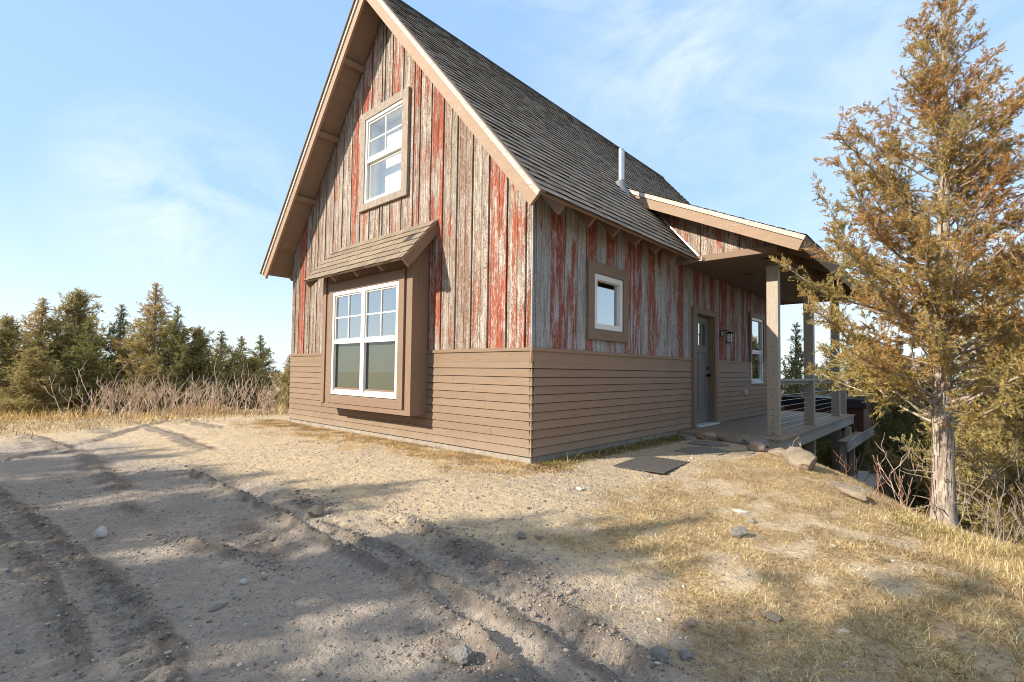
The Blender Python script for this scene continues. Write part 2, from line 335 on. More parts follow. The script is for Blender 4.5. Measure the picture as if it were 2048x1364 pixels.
# reclaimed barn boards
def barn(name, gable):
    m, t = new_mat(name); oc = nd(t, 'ShaderNodeTexCoord').outputs['Object']
    at = nd(t, 'ShaderNodeAttribute', attribute_name='col'); s = nd(t, 'ShaderNodeSeparateColor', {0: at.outputs[0]})
    sx = nd(t, 'ShaderNodeSeparateXYZ', {0: oc}); u = mth(t, 'ADD', mth(t, 'ADD', sx.outputs[0], sx.outputs[1]), mth(t, 'MULTIPLY', s.outputs[2], 37.0))
    vec = nd(t, 'ShaderNodeCombineXYZ', {0: u, 1: mth(t, 'MULTIPLY', s.outputs[2], 11.0), 2: sx.outputs[2]}).outputs[0]
    grain = noise(t, mapping(t, vec, (55, 1, 1.6)), 1.0, 7, .65, .4)
    fine = noise(t, mapping(t, vec, (150, 1, 22)), 1.0, 4, .7)
    blot = noise(t, mapping(t, vec, (8, 1, 1.3)), 1.0, 5, .6, .3); blot2 = noise(t, mapping(t, vec, (26, 1, 5)), 1.0, 6, .7)
    streak = noise(t, mapping(t, vec, (22, 1, .35)), 1.0, 4, .6, .2)
    if gable: gA, gB, wm = (.17, .14, .11), (.37, .32, .265), (.64, .59, .52)
    else: gA, gB, wm = (.235, .235, .23), (.46, .455, .445), (.66, .64, .62)
    c = mixc(t, mapr(t, grain, .3, .7), gA, gB)
    warm = mixc(t, .5, gA, (.30, .20, .11)); c = mixc(t, mapr(t, streak, .44, .70, 0, .8), c, warm)
    tn = noise(t, mapping(t, vec, (13, 1, .5)), 1.0, 4, .6, .2)
    c = mixc(t, mth(t, 'MULTIPLY', mth(t, 'ADD', mth(t, 'MULTIPLY', s.outputs[1], .8), .2), mapr(t, mth(t, 'ADD', mth(t, 'MULTIPLY', blot2, .6), mth(t, 'MULTIPLY', tn, .5)), .45, .62)), c, wm)
    # flakes of brown old paint
    spk = noise(t, mapping(t, vec, (120, 1, 48)), 1.0, 3, .7)
    patch = mapr(t, mth(t, 'ADD', mth(t, 'MULTIPLY', blot, .55), mth(t, 'MULTIPLY', tn, .6)), .50, .68)
    fb = mapr(t, mth(t, 'ADD', spk, mth(t, 'MULTIPLY', patch, .19)), .565, .61)
    c = mixc(t, mth(t, 'MULTIPLY', fb, .85 if gable else .45), c, (.19, .085, .045) if gable else (.13, .075, .055))
    # red paint left on the board
    th = mth(t, 'ADD', mth(t, 'MULTIPLY', blot, 1.5), mth(t, 'ADD', mth(t, 'MULTIPLY', spk, .45), mth(t, 'ADD', mth(t, 'MULTIPLY', tn, .7), mth(t, 'MULTIPLY', fine, .35))))
    red = mapr(t, mth(t, 'ADD', th, mth(t, 'MULTIPLY', s.outputs[0], .58)), 1.85 if gable else 1.79, 1.95)
    rc_ = mixc(t, mapr(t, grain, .3, .7), (.20, .035, .022), (.52, .125, .06) if gable else (.46, .095, .055))
    rc_ = mixc(t, mapr(t, blot2, .4, .65), rc_, (.26, .085, .05))
    c = mixc(t, mth(t, 'MULTIPLY', red, .92), c, rc_)
    # scattered flakes through the red
    sc_ = mapr(t, noise(t, mapping(t, vec, (75, 1, 9)), 1.0, 5, .75), .555, .62); c = mixc(t, mth(t, 'MULTIPLY', sc_, .7), c, wm)
    vk = nd(t, 'ShaderNodeTexVoronoi', {'Vector': mapping(t, vec, (5, 1, 1.3)), 'Scale': 1.1}); kn = mapr(t, vk.outputs['Distance'], .13, .07)
    c = mixc(t, mth(t, 'MULTIPLY', kn, .75), c, (.15, .07, .04))
    vh = nd(t, 'ShaderNodeTexVoronoi', {'Vector': mapping(t, vec, (11, 1, 3.5)), 'Scale': 2.1}); c = mixc(t, mapr(t, vh.outputs['Distance'], .075, .055), c, (.03, .025, .02))
    crk = mapr(t, noise(t, mapping(t, vec, (80, 1, .9)), 1.0, 3, .5, .6), .62, .67); c = mixc(t, mth(t, 'MULTIPLY', crk, .75), c, (.05, .04, .03))
    g2 = noise(t, mapping(t, vec, (170, 1, 2.2)), 1.0, 3, .6, .3); c = mixc(t, mapr(t, g2, .50, .66, 0, .62), c, mixc(t, .75, c, (.02, .015, .01)))
    finish(t, c, .88, mth(t, 'ADD', grain, mth(t, 'MULTIPLY', fine, .5)), .6, .006, .15); return m
m_barn = barn('reclaimed_barn_boards', True); m_barns = barn('reclaimed_barn_boards_side', False)
m_dark = simple('tar_paper', (.03, .026, .023), .95)

def shingle_mat(name, a, b):
    m, t = new_mat(name); oc = nd(t, 'ShaderNodeTexCoord').outputs['Object']; at = nd(t, 'ShaderNodeAttribute', attribute_name='col'); s = nd(t, 'ShaderNodeSeparateColor', {0: at.outputs[0]})
    n = noise(t, oc, 160, 3, .7); n2 = noise(t, oc, 7, 4); c = mixc(t, s.outputs[0], a, b); edge = mth(t, 'GREATER_THAN', s.outputs[1], .999)
    c = mixc(t, mapr(t, n, .35, .7, 0, .55), c, tuple(min(1, v*1.7) for v in b)); c = mixc(t, mapr(t, n2, .35, .75, 0, .4), c, tuple(v*.6 for v in a)); c = mixc(t, edge, c, (.042, .036, .030))
    finish(t, c, .85, n, .7, .004, .4); return m
m_shin = shingle_mat('asphalt_shingles', (.15, .112, .082), (.35, .27, .20)); m_shinb = shingle_mat('tan_shingles', (.15, .115, .078), (.26, .20, .138))

def glass(name, refl=.5, tint=(.55, .62, .62)):
    m, t = new_mat(name); oc = nd(t, 'ShaderNodeTexCoord').outputs['Object']
    g = nd(t, 'ShaderNodeBsdfGlossy', {'Color': (.95, .97, 1, 1), 'Roughness': .004}); b = nd(t, 'ShaderNodeBump', {'Height': noise(t, oc, 1.6, 1), 'Strength': .03, 'Distance': .02}); t.links.new(b.outputs[0], g.inputs['Normal'])
    tr = nd(t, 'ShaderNodeBsdfTransparent', {'Color': tint+(1,)})
    gm = nd(t, 'ShaderNodeNewGeometry'); dt = nd(t, 'ShaderNodeVectorMath', {0: gm.outputs['Normal'], 1: gm.outputs['Incoming']}, operation='DOT_PRODUCT')
    k1 = mth(t, 'SUBTRACT', 1.0, mth(t, 'ABSOLUTE', dt.outputs['Value'])); f = mth(t, 'ADD', mth(t, 'MULTIPLY', mth(t, 'POWER', k1, 4.0), .8), refl+.05, clamp=True)
    mx = nd(t, 'ShaderNodeMixShader', {0: f, 1: tr.outputs[0], 2: g.outputs[0]}); nd(t, 'ShaderNodeOutputMaterial', {0: mx.outputs[0]}); return m
m_glass = glass('window_glass', .40); m_glassU = glass('upper_window_glass', .16, (.93, .96, .96)); m_glassS = glass('screened_glass', .03, (.7, .75, .7))

# ------------------------------------------------------------------ the cabin
HW = 6.106; CX = -HW/2; SL = 1.174; EX, EZ = .44, 2.812; RZ = EZ+SL*(EX-CX); OV = .41; LY = 9.83; WY = 9.40
nl_ = math.hypot(1, SL); S_ = Vector((-1/nl_, 0, SL/nl_)); N_ = Vector((SL/nl_, 0, 1/nl_))
cabin = empty('cabin', (0, 0, 0), 'tall gabled cabin of red and grey barn boards over brown clapboards', 'cabin')
def roofz(x, perp=0): return EZ+SL*(EX-(x if x >= CX else 2*CX-x))-perp*nl_
fr_g = lambda u, d, z: (u, .02-d, z)        # gable wall, u = x
fr_s = lambda u, d, z: (-.02+d, u, z)       # long wall, u = y

def split_rects(u0, u1, zb, zt, ops):
    """vertical strips (ua,ub,[(za(u),zb(u))]) outside openings"""
    cuts = sorted({u0, u1} | {c for o in ops for c in o[:2] if u0 < c < u1})
    for a, b in zip(cuts[:-1], cuts[1:]):
        if b-a < 1e-5: continue
        mid = (a+b)/2; iv = [(zb(a), zb(b), zt(a), zt(b))]
        for o in ops:
            if o[0] <= mid <= o[1]:
                new = []
                for (za, zb2, ta, tb) in iv:
                    if o[2] > min(za, zb2)+1e-4: new.append((za, zb2, min(ta, o[2]), min(tb, o[2])))
                    if o[3] < max(ta, tb)-1e-4: new.append((max(za, o[3]), max(zb2, o[3]), ta, tb))
                iv = new
        for q in iv:
            if q[2] > q[0]+1e-3 or q[3] > q[1]+1e-3: yield a, b, q
def board_wall(mb, fr, boards, zb, zt, ops, prof, cstep=True):
    for (u0, u1, c) in boards:
        w = u1-u0; P = prof(w)
        jig = rc(0, .004)
        for (a, da), (b, db) in zip(P[:-1], P[1:]):
            if abs(b-a) < 1e-6:
                z0, z1 = zb(u0+a), zt(u0+a)
                blk = [(o[2], o[3]) for o in ops if o[0]-1e-6 <= u0+a <= o[1]+1e-6]; iv = [(z0, z1)]
                for (p, q) in blk:
                    iv = [k for (s, e) in iv for k in ((s, min(e, p)), (max(s, q), e)) if k[1] > k[0]+1e-3]
                for s, e in iv: mb.face([fr(u0+a, da+jig, s), fr(u0+b, db+jig, s), fr(u0+b, db+jig, e), fr(u0+a, da+jig, e)], c)
                continue
            for ua, ub, (z0, z1, t0, t1) in split_rects(u0+a, u0+b, zb, zt, ops):
                dA = da+(db-da)*(ua-u0-a)/(b-a)+jig; dB = da+(db-da)*(ub-u0-a)/(b-a)+jig
                mb.face([fr(ua, dA, z0), fr(ub, dB, z1), fr(ub, dB, t1), fr(ua, dA, t0)], c)
                mb.face([fr(ua, 0, z0), fr(ub, 0, z1), fr(ub, dB, z1), fr(ua, dA, z0)], c)
def prof_g(w): return [(0, -.012), (0, .010), (.018, .012), (.034, .004), (.5*w-.012, .006), (.5*w-.005, -.001), (.5*w+.005, -.001), (.5*w+.012, .006), (w-.064, .003), (w-.050, .013), (w-.030, .013), (w-.030, -.014), (w, -.0135)]
def prof_s(w): return [(0, -.012), (0, .006), (w-.011, .006), (w-.011, -.012)]
ZB = 1.24
gz_top = lambda x: roofz(x, .10); sd_top = lambda y: 3.20 if y < 3.9 else 2.86
WIN_U = (-3.56, -2.50, 3.63, 5.03)          # upper window opening
WIN_1 = (1.25, 1.98, 1.545, 2.28); DOOR = (4.66, 5.56, 0.0, 2.08); WIN_2 = (7.87, 8.74, .775, 2.29); BAY = (-4.344, -1.89, .354, 2.95)
# gable boards: (u, red, tone)
gb = []; u = -HW; spec_g = {-6.1: (.12, .4), -5.9: (.2, .35), -5.72: (.85, .3)}
edges = [-6.106, -5.95, -5.80, -5.56, -5.36, -5.10, -4.84, -4.56, -4.27, -3.99, -3.70, -3.42, -3.13, -2.85, -2.56, -2.28, -2.13, -1.87, -1.60, -1.31, -1.01, -.71, -.40, -.10, .0]
reds = [.15, .10, .92, .15, .35, .10, .10, .55, .25, .60, .60, .2, .40, .65, .45, .62, .35, .85, .25, .10, .30, .72, .62, .35]
tone = [.3, .5, .3, .7, .4, .5, .5, .6, .9, .8, .9, .9, .8, .7, .8, .6, .9, .6, .35, .2, .8, .8, .7, .9]
for i, (a, b) in enumerate(zip(edges[:-1], edges[1:])):
    pieces = [(a, b)] if not (a < CX < b) else [(a, CX), (CX, b)]
    cc = (min(1, reds[i]+rc(-.05, .1)), tone[i], rc(), 1)
    for (p, q) in pieces: gb.append((p, q, cc))
mb = MB(); board_wall(mb, fr_g, gb, lambda x: ZB, gz_top, [WIN_U, BAY], prof_g)
mb.build('board_wall', m_barn, cabin)['label'] = 'sunlit weathered upright boards of the gable wall'
sy = [0.0, .07, .35, .63, .90, 1.10, 1.34, 1.60, 1.86, 2.12, 2.38, 2.62, 2.84, 3.06, 3.28, 3.52, 3.74, 3.96, 4.16, 4.36, 4.62, 4.88, 5.14, 5.40, 5.64, 5.9, 6.1, 6.34, 6.56, 6.8, 7.0, 7.24, 7.46, 7.7, 7.94, 8.2, 8.44, 8.7, 8.94, 9.18, WY]
sr = [.15, .05, .80, .55, .10, .85, .05, .72, .05, .78, .80, .15, .95, .40, .08, .45, .40, .95, .0, .1, .9, .5, .5, .9, .35, .85, .9, .3, .75, .7, .2, .85, .55, .8, .3, .7, .6, .3, .8, .5]
st = [.6, .1, .3, .6, .35, .2, .3, .3, .2, .2, .3, .3, .1, .7, .3, .7, .5, .1, .6, .2, .1, .4, .4, .2, .5, .3, .2, .4, .3, .2, .5, .2, .3, .2, .5, .3, .2, .5, .2, .3]
sb = [(a, b, (sr[i], st[i], rc(), 1)) for i, (a, b) in enumerate(zip(sy[:-1], sy[1:]))]
mb = MB()
board_wall(mb, fr_s, [b for b in sb if b[1] < 3.97], lambda y: ZB, lambda y: 3.20, [WIN_1], prof_s)
board_wall(mb, fr_s, [b for b in sb if b[1] >= 3.97], lambda y: ZB, lambda y: 2.86, [DOOR, WIN_2], prof_s)
mb.build('board_wall', m_barns, cabin)['label'] = 'shaded red and grey upright boards of the porch side wall'
# backing behind the boards and plain far walls
mb = MB(); fl = lambda w: [(0, -.014), (w, -.014)]
board_wall(mb, fr_g, [(-HW, CX, (0,)*3+(1,)), (CX, 0, (0,)*3+(1,))], lambda x: .0, gz_top, [WIN_U, BAY], fl)
board_wall(mb, fr_s, [(0, 3.95, (0,)*3+(1,)), (3.95, WY, (0,)*3+(1,))], lambda y: .0, lambda y: 3.2 if y < 3.94 else 2.9, [WIN_1, DOOR, WIN_2], fl)
mb.face([(-HW, 0.03, -.1), (-HW, WY, -.1), (-HW, WY, 3.3), (-HW, .03, 3.3)]); mb.face([(-HW, WY, -.1), (-.03, WY, -.1), (-.03, WY, 3.2), (CX, WY, RZ-.2), (-HW, WY, 3.2)])
mb.build('wall_backing', m_dark, cabin)
# clapboards
def clap(mb, fr, u0, u1, ops, mit=0):
    zs = [i*.1 for i in range(11)]+[1.08]
    for z0, z1 in zip(zs[:-1], zs[1:]):
        c = rcol(); jt = [q for q in (u0+(u1-u0)*(rc(.15, .45)), u0+(u1-u0)*rc(.55, .9)) if not any(o[0]-.1 < q < o[1]+.1 for o in ops)]; cz = sorted({z0+.0075, z1} | {q for o in ops for q in o[2:] if z0+.009 < q < z1})
        D = lambda z: .023-.014*(z-z0)/.1; g0 = z0+.0075
        for a, b in zip(cz[:-1], cz[1:]):
            cu = sorted({u0, u1} | {q for o in ops for q in o[:2] if u0 < q < u1} | set(jt) | {q+.0025 for q in jt})
            for ua, ub in zip(cu[:-1], cu[1:]):
                if ub-ua < .004: continue
                if any(o[0] <= (ua+ub)/2 <= o[1] and o[2] <= (a+b)/2 <= o[3] for o in ops): continue
                UA = lambda z: (.02-D(z)) if (fr is fr_s and ua == u0) else ua
                UB = lambda z: (-.02+D(z)) if (fr is fr_g and ub == u1) else ub
                mb.face([fr(UA(a), D(a), a), fr(UB(a), D(a), a), fr(UB(b), D(b), b), fr(UA(b), D(b), b)], c)
                if a == g0: mb.face([fr(UA(a), -.01, a), fr(UB(a), -.01, a), fr(UB(a), D(a), a), fr(UA(a), D(a), a)], c)
                if UA(a) != ua or UB(a) != ub: continue
                mb.face([fr(ub, -.01, a), fr(ub, D(a), a), fr(ub, D(b), b), fr(ub, -.01, b)], c); mb.face([fr(ua, -.01, a), fr(ua, D(a), a), fr(ua, D(b), b), fr(ua, -.01, b)], c)
def band(mb, fr, rngs):
    for (a, b) in rngs:
        P = [(0, 1.08), (.014, 1.08), (.014, 1.205), (.030, 1.205), (.030, 1.243), (-.01, 1.250)]
        if fr is fr_s and a < 1: pass
        for (d0, z0), (d1, z1) in zip(P[:-1], P[1:]): mb.face([fr(a, d0, z0), fr(b, d0, z0), fr(b, d1, z1), fr(a, d1, z1)], (0, 0, 0, 1))
        for e in (a, b): mb.face([fr(e, d, z) for d, z in P], (0, 0, 0, 1))
mb = MB(); clap(mb, fr_g, -HW, .0, [(-4.344, -1.89, .354, 9)]); band(mb, fr_g, [(-HW, -4.344), (-1.89, .008)])
mb.build('clapboard_siding', m_clap, cabin)['label'] = 'sunlit brown clapboards below the gable boards'
mb = MB(); clap(mb, fr_s, 0, WY, [(4.50, 5.71, 0, 9), WIN_2]); band(mb, fr_s, [(-.008, 1.95), (1.953, 4.50), (5.71, WIN_2[0]), (WIN_2[1], WY)])
mb.build('clapboard_siding', m_clapy, cabin)['label'] = 'shaded brown clapboards of the porch side'
mb = MB(); mb.box((-HW+.03, .022, -.7), (-.024, WY, -.002)); mb.build('foundation', m_conc, cabin, .004)

# --- shingles
def shingles(mb, O, U, S, N, width, n, expo, tab=.165, limit=None, th=.013):
    O, U, S, N = map(Vector, (O, U, S, N))
    for i in range(n):
        s0 = i*expo; a = -rc(0, tab); 
        off = rc(-.003, .003)
        wl = 0; wid = limit(i) if limit else width
        while a < wid:
            w = tab*rc(.82, 1.22); p, q = max(a, 0), min(a+w-.005, wid)
            if q-p > .01:
                t1 = th*rc(.75, 1.25); ds = rc(-.004, .004)
                A = O+U*p+S*(s0+off+ds); B = O+U*q+S*(s0+off+ds); E = S*(expo+.012)
                k = (rc(), rc(), rc(), 1)
                mb.face([A+N*t1, B+N*t1, B+E+N*.002, A+E+N*.002], k); mb.face([A-N*.004, B-N*.004, B+N*t1, A+N*t1], (k[0], 1, k[2], 1))
            a += w
mb = MB(); slen = (EX-CX)*nl_; ncr = int(slen/.138); ex = slen/ncr
shingles(mb, (EX, -OV-.02, EZ), (0, 1, 0), S_, N_, LY+OV, ncr, ex, th=.017, limit=lambda i: (3.62+OV if (i+1)*ex < .70 else LY+OV))
S2 = Vector((1/nl_, 0, SL/nl_)); N2 = Vector((-SL/nl_, 0, 1/nl_))
shingles(mb, (2*CX-EX, -OV-.02, EZ), (0, 1, 0), S2, N2, LY+OV, ncr, ex, .5)
mb.box((CX-.035, -OV-.015, RZ-.10), (CX+.035, LY, RZ+.008), (.3, 1, 0, 1))
roof = mb.build('main_roof', m_shin, cabin); roof['label'] = 'steep dark brown asphalt shingle roof'
def slab(mb, x0, x1, p0, p1, y0, y1, c=(0, 0, 0, 1)):
    """slab parallel to the main slope between x0..x1 (eave..up), perpendicular depth p0..p1"""
    for side in (0, 1):
        f = (lambda x: x) if side == 0 else (lambda x: 2*CX-x)
        pts = []
        for x, p in ((x0, p0), (x1, p0), (x1, p1), (x0, p1)):
            px = x-p*N_.x; pz = EZ+SL*(EX-x)-p*N_.z; px2 = max(px, CX)
            if px < CX: pz = pz-(CX-px)*SL if False else EZ+SL*(EX-CX)-p*nl_
            pts.append((f(px2), y0, pz))
        mb.prism(pts if side == 0 else pts[::-1], (0, y1-y0, 0), c)
mb = MB(); slab(mb, 0.0, CX, .004, .045, -OV, LY-.01); slab(mb, EX-.008, 0.0, .004, .045, -OV, 3.6); mb.build('roof_deck', m_soffit, roof)
mb = MB(); slab(mb, EX+.010, CX, -.012, .0035, -OV-.04, -OV+.05); mb.build('shingle_edge', m_shin, roof)
mb = MB(); slab(mb, EX-.004, CX, .006, .064, -OV-.016, -OV+.012); mb.build('rake_trim', m_trimworn, roof)['label'] = 'peeling pale trim strip along the roof edge'
mb = MB(); slab(mb, EX-.012, CX, .066, .196, -OV+.004, -OV+.042); mb.build('rake_board', m_rake, roof)
mb = MB(); slab(mb, .02, CX, .10, .112, -OV+.044, .0); mb.build('rake_soffit', m_soffit, roof)
mb = MB(); slab(mb, EX-.06, CX, .05, .196, LY-.05, LY-.012); mb.build('rake_board', m_rake, roof)
for xx in (-.71, -1.50, -2.30):      # lookouts, both sides
    for s in (0, 1):
        mb = MB(); x = xx if s == 0 else 2*CX-xx; sg = 1 if s == 0 else -1
        D = Vector((-sg*1/nl_, 0, SL/nl_))*.045; Nn = Vector((sg*SL/nl_, 0, 1/nl_)); c0 = Vector((x, 0, roofz(x, 0)))
        q = [c0-D-Nn*.113, c0+D-Nn*.113, c0+D-Nn*.185, c0-D-Nn*.185]; q = [Vector((p.x, -OV+.043, p.z)) for p in q]
        mb.prism(q if s == 0 else q[::-1], (0, OV-.03, 0)); mb.build('lookout', m_trim, roof)
for i, y in enumerate((-.30+.02, .10, .71, 1.29, 1.88, 2.47, 3.06, 3.50)):
    if i == 0: continue
    mb = MB(); pts = []
    for x, p in ((EX-.03, .046), (-.1, .046), (-.1, .19), (EX-.03, .19)):
        pts.append((x-p*N_.x, y-.02, EZ+SL*(EX-x)-p*N_.z))
    mb.prism(pts, (0, .042, 0)); mb.build('rafter_tail', m_trimy, roof)
for y in (.10, .9, 9.0):
    mb = MB(); pts = []
    for x, p in ((EX-.03, .046), (-.1, .046), (-.1, .19), (EX-.03, .19)): pts.append((2*CX-(x-p*N_.x), y-.02, EZ+SL*(EX-x)-p*N_.z))
    mb.prism(pts[::-1], (0, .042, 0)); mb.build('rafter_tail', m_trimy, roof)
# vent pipe with boot
pb = Vector((-.66, 3.12, roofz(-.66)))
mb = MB(); mb.tube([pb-Vector((0, 0, .05)), pb+Vector((0, 0, .66))], .05, 20); mb.tube([pb+Vector((0, 0, .655)), pb+Vector((0, 0, .675))], .053, 20); vp = mb.build('vent_pipe', m_steel, roof)
mb = MB(); n = 20
ra = [pb+Vector((0, 0, .14))+Vector((math.cos(a), math.sin(a), 0))*.058 for a in [2*math.pi*k/n for k in range(n)]]
rb = []
for k in range(n):
    a = 2*math.pi*k/n; x = pb.x+.13*math.cos(a)+.02; y = pb.y+.115*math.sin(a); rb.append(Vector((x, y, roofz(x)+.012)))
mb.mesh(rb+ra, [(k, (k+1) % n, n+(k+1) % n, n+k) for k in range(n)], sm=True); mb.face(ra); mb.build('pipe_boot', m_rubber, vp)

# --- bay window
def frame_rect(mb, fr, u0, u1, z0, z1, w, d0, d1, c=(0, 0, 0, 1), wt=None, wb=None):
    wt = wt or w; wb = wb or w
    for a, b, c0, c1 in ((u0, u0+w, z0, z1), (u1-w, u1, z0, z1), (u0+w, u1-w, z1-wt, z1), (u0+w, u1-w, z0, z0+wb)):
        P = [fr(a, d0, c0), fr(b, d0, c0), fr(b, d0, c1), fr(a, d0, c1)]; Q = [fr(a, d1, c0), fr(b, d1, c0), fr(b, d1, c1), fr(a, d1, c1)]; mb.hexa(P, Q, c)
def pane(mb, fr, a, b, z0, z1, d): mb.face([fr(a, d, z0), fr(b, d, z0), fr(b, d, z1), fr(a, d, z1)])
def bar(mb, fr, a, b, z0, z1, d0, d1, c=(0, 0, 0, 1)):
    mb.hexa([fr(a, d0, z0), fr(b, d0, z0), fr(b, d0, z1), fr(a, d0, z1)], [fr(a, d1, z0), fr(b, d1, z0), fr(b, d1, z1), fr(a, d1, z1)], c)
bay = MB()
bx0, bx1, by, bz0, bz1 = -4.344, -1.89, -.245, .354, 2.60
[bay.prism([(q, by, bz0), (q, .02, bz0), (q, .02, 2.98), (q, by, 2.68)], (.03, 0, 0)) for q in (bx0, bx1-.03)]; bay.box((bx0+.03, by+.02, bz0), (bx1-.03, .02, bz0+.03))
frame_rect(bay, lambda u, d, z: (u, by+.02-d, z), bx0+.002, bx1-.002, bz0+.002, bz1, .32, 0, .02)
bayo = bay.build('bay_window', m_trimz, cabin, .003); bayo['label'] = 'brown boxed bay with a wide white window'
fb = lambda u, d, z: (u, by-d, z)
mb = MB(); frame_rect(mb, fb, -4.13, -2.06, .425, 2.36, .13, 0, .032, wt=.15, wb=.13)
mb.build('window_trim', m_trim, bayo, .003)
mb = MB(); bar(mb, fb, bx1-.12, bx1+.004, bz0-.004, 2.5, .001, .022); bar(mb, fb, bx0-.004, bx0+.10, .42, 2.5, .001, .022); bar(mb, fb, bx0+.25, bx1-.121, bz0-.004, bz0+.068, .001, .018); mb.build('corner_board', m_trimz, bayo, .002)
WX0, WX1, WZ0, WZ1 = -4.0, -2.19, .565, 2.205
mb = MB(); frame_rect(mb, fb, WX0, WX1, WZ0, WZ1, .055, -.02, .028); mx = (WX0+WX1)/2; bar(mb, fb, mx-.05, mx+.05, WZ0+.055, WZ1-.055, -.02, .027); wf = mb.build('window_frame', m_white, bayo, .003)
ZM = 1.40
for a, b in ((WX0+.055, mx-.05), (mx+.05, WX1-.055)):
    mb = MB(); bar(mb, fb, a, b, ZM-.03, ZM+.03, -.02, .02); frame_rect(mb, fb, a, b, ZM+.03, WZ1-.055, .022, -.02, .010); m_ = (a+b)/2; zc = (ZM+WZ1)/2-.01
    bar(mb, fb, m_-.011, m_+.011, ZM+.03, WZ1-.06, -.015, .004); bar(mb, fb, a+.02, b-.02, zc-.011, zc+.011, -.014, .003); mb.build('sash', m_white, bayo)
    mb = MB(); pane(mb, fb, a+.01, b-.01, ZM, WZ1-.06, -.008); mb.build('pane', m_glass, bayo)
    mb = MB(); pane(mb, fb, a, b, WZ0+.055, ZM-.03, -.018); mb.build('pane', m_glassS, bayo)
    mb = MB(); bar(mb, fb, a, b, WZ0+.03, ZM-.02, -.045, -.040); mb.build('insect_screen', m_screen, bayo)
    mb = MB(); bar(mb, fb, a+.01, b-.01, WZ0+.055, WZ0+.085, -.010, .006); mb.build('sash_rail', m_white, bayo)
# bay roof
BS = Vector((0, .55, .625)).normalized(); BN = Vector((0, -.625, .55)).normalized(); BO = Vector((-4.47, -.555, 2.41)); BL = .835
mb = MB(); shingles(mb, BO, (1, 0, 0), BS, BN, 2.745, 6, BL/6, .17); bw = 2.745
def bslab(mb, u0, u1, s0, s1, p0, p1):
    O = BO+Vector((u0, 0, 0)); P = [O+BS*s0-BN*p0, O+BS*s0-BN*p1, O+BS*s1-BN*p1, O+BS*s1-BN*p0]; mb.prism(P, (u1-u0, 0, 0))
broof = mb.build('bay_roof', m_shinb, bayo)
mb = MB(); bslab(mb, .004, bw-.004, .004, BL, .004, .03); mb.build('roof_deck', m_soffit, broof) if False else mb.build('roof_deck', m_trim, bayo)
mb = MB(); bslab(mb, bw-.04, bw-.002, .0, BL, .03, .145); bslab(mb, bw-.012, bw+.012, -.002, BL, .004, .045); mb.build('bay_rake_board', m_trimz, bayo)
mb = MB(); bslab(mb, .002, .04, .0, BL, .03, .145); mb.build('bay_rake_board', m_trimz, bayo)
for x in (-3.64, -2.99, -2.35):
    mb = MB(); u = x-BO.x; O = BO+Vector((u-.02, 0, 0)); P = [O+BS*.02-BN*.031, O+BS*.02-BN*.14, O+BS*.42-BN*.14, O+BS*.42-BN*.031]; mb.prism(P, (.04, 0, 0)); mb.build('rafter_tail', m_trim, bayo)

# --- upper gable window
fu = lambda u, d, z: (u, -d, z)
mb = MB(); frame_rect(mb, fu, -3.705, -2.395, 3.53, 5.15, .15, -.01, .035, wt=.13, wb=.11)
uw = mb.build('gable_window', m_recl, cabin, .003); uw['label'] = 'white gable window in reclaimed wood trim with half lowered blinds'
mb = MB(); frame_rect(mb, fu, -3.555, -2.50, 3.64, 5.02, .05, -.05, .02); mb.build('window_frame', m_white, uw, .003)
zmU = 4.33; a, b = -3.505, -2.55
mb = MB(); bar(mb, fu, a, b, zmU-.03, zmU+.035, -.03, .008); frame_rect(mb, fu, a, b, zmU+.035, 4.97, .03, -.03, .0); m_ = (a+b)/2; zc = (zmU+4.99)/2
bar(mb, fu, m_-.011, m_+.011, zmU+.03, 4.95, -.03, -.008); bar(mb, fu, a+.02, b-.02, zc-.011, zc+.011, -.029, -.009); frame_rect(mb, fu, a, b, 3.69, zmU-.03, .035, -.06, -.03); mb.build('sash', m_white, uw)
mb = MB(); pane(mb, fu, a, b, zmU, 4.97, -.018); pane(mb, fu, a, b, 3.69, zmU, -.048); mb.build('pane', m_glassU, uw)
mb = MB()
mb.box((a-.2, .24, 3.5), (b+.2, .243, 5.1)); mb.build('blind', m_blind, uw)
mb = MB(); mb.box((a-.03, .05, 3.62), (a-.001, .239, 5.04)); mb.box((b+.001, .05, 3.62), (b+.03, .239, 5.04)); mb.box((a, .05, 4.985), (b, .239, 5.03)); mb.box((a, .05, 3.62), (b, .239, 3.665)); mb.build('window_jamb', m_white, uw)

# --- side window, door, tall window, lantern, outlet
fs = lambda u, d, z: (d, u, z)
mb = MB(); frame_rect(mb, fs, 1.10, 2.145, 1.40, 2.435, .145, -.01, .028, wt=.15, wb=.14)
w1 = mb.build('small_window', m_trimy, cabin, .003); w1['label'] = 'small square white window in wide brown trim'
mb = MB(); frame_rect(mb, fs, 1.247, 1.985, 1.545, 2.28, .075, -.03, .018); frame_rect(mb, fs, 1.315, 1.917, 1.613, 2.212, .012, -.04, -.02); mb.build('window_frame', m_white, w1, .004)
mb = MB(); pane(mb, fs, 1.32, 1.915, 1.615, 2.21, -.031); mb.build('pane', m_glass, w1)
mb = MB(); mb.box((-.5, 1.68, 1.3), (-.48, 2.05, 2.0)); mb.build('wood_panel', m_ply, w1)
mb = MB(); frame_rect(mb, fs, 7.78, 8.90, 1.25, 2.41, .10, -.01, .035, wt=.12, wb=.001); w2 = mb.build('tall_window', m_trimy, cabin, .003); w2['label'] = 'tall narrow white window beyond the door'
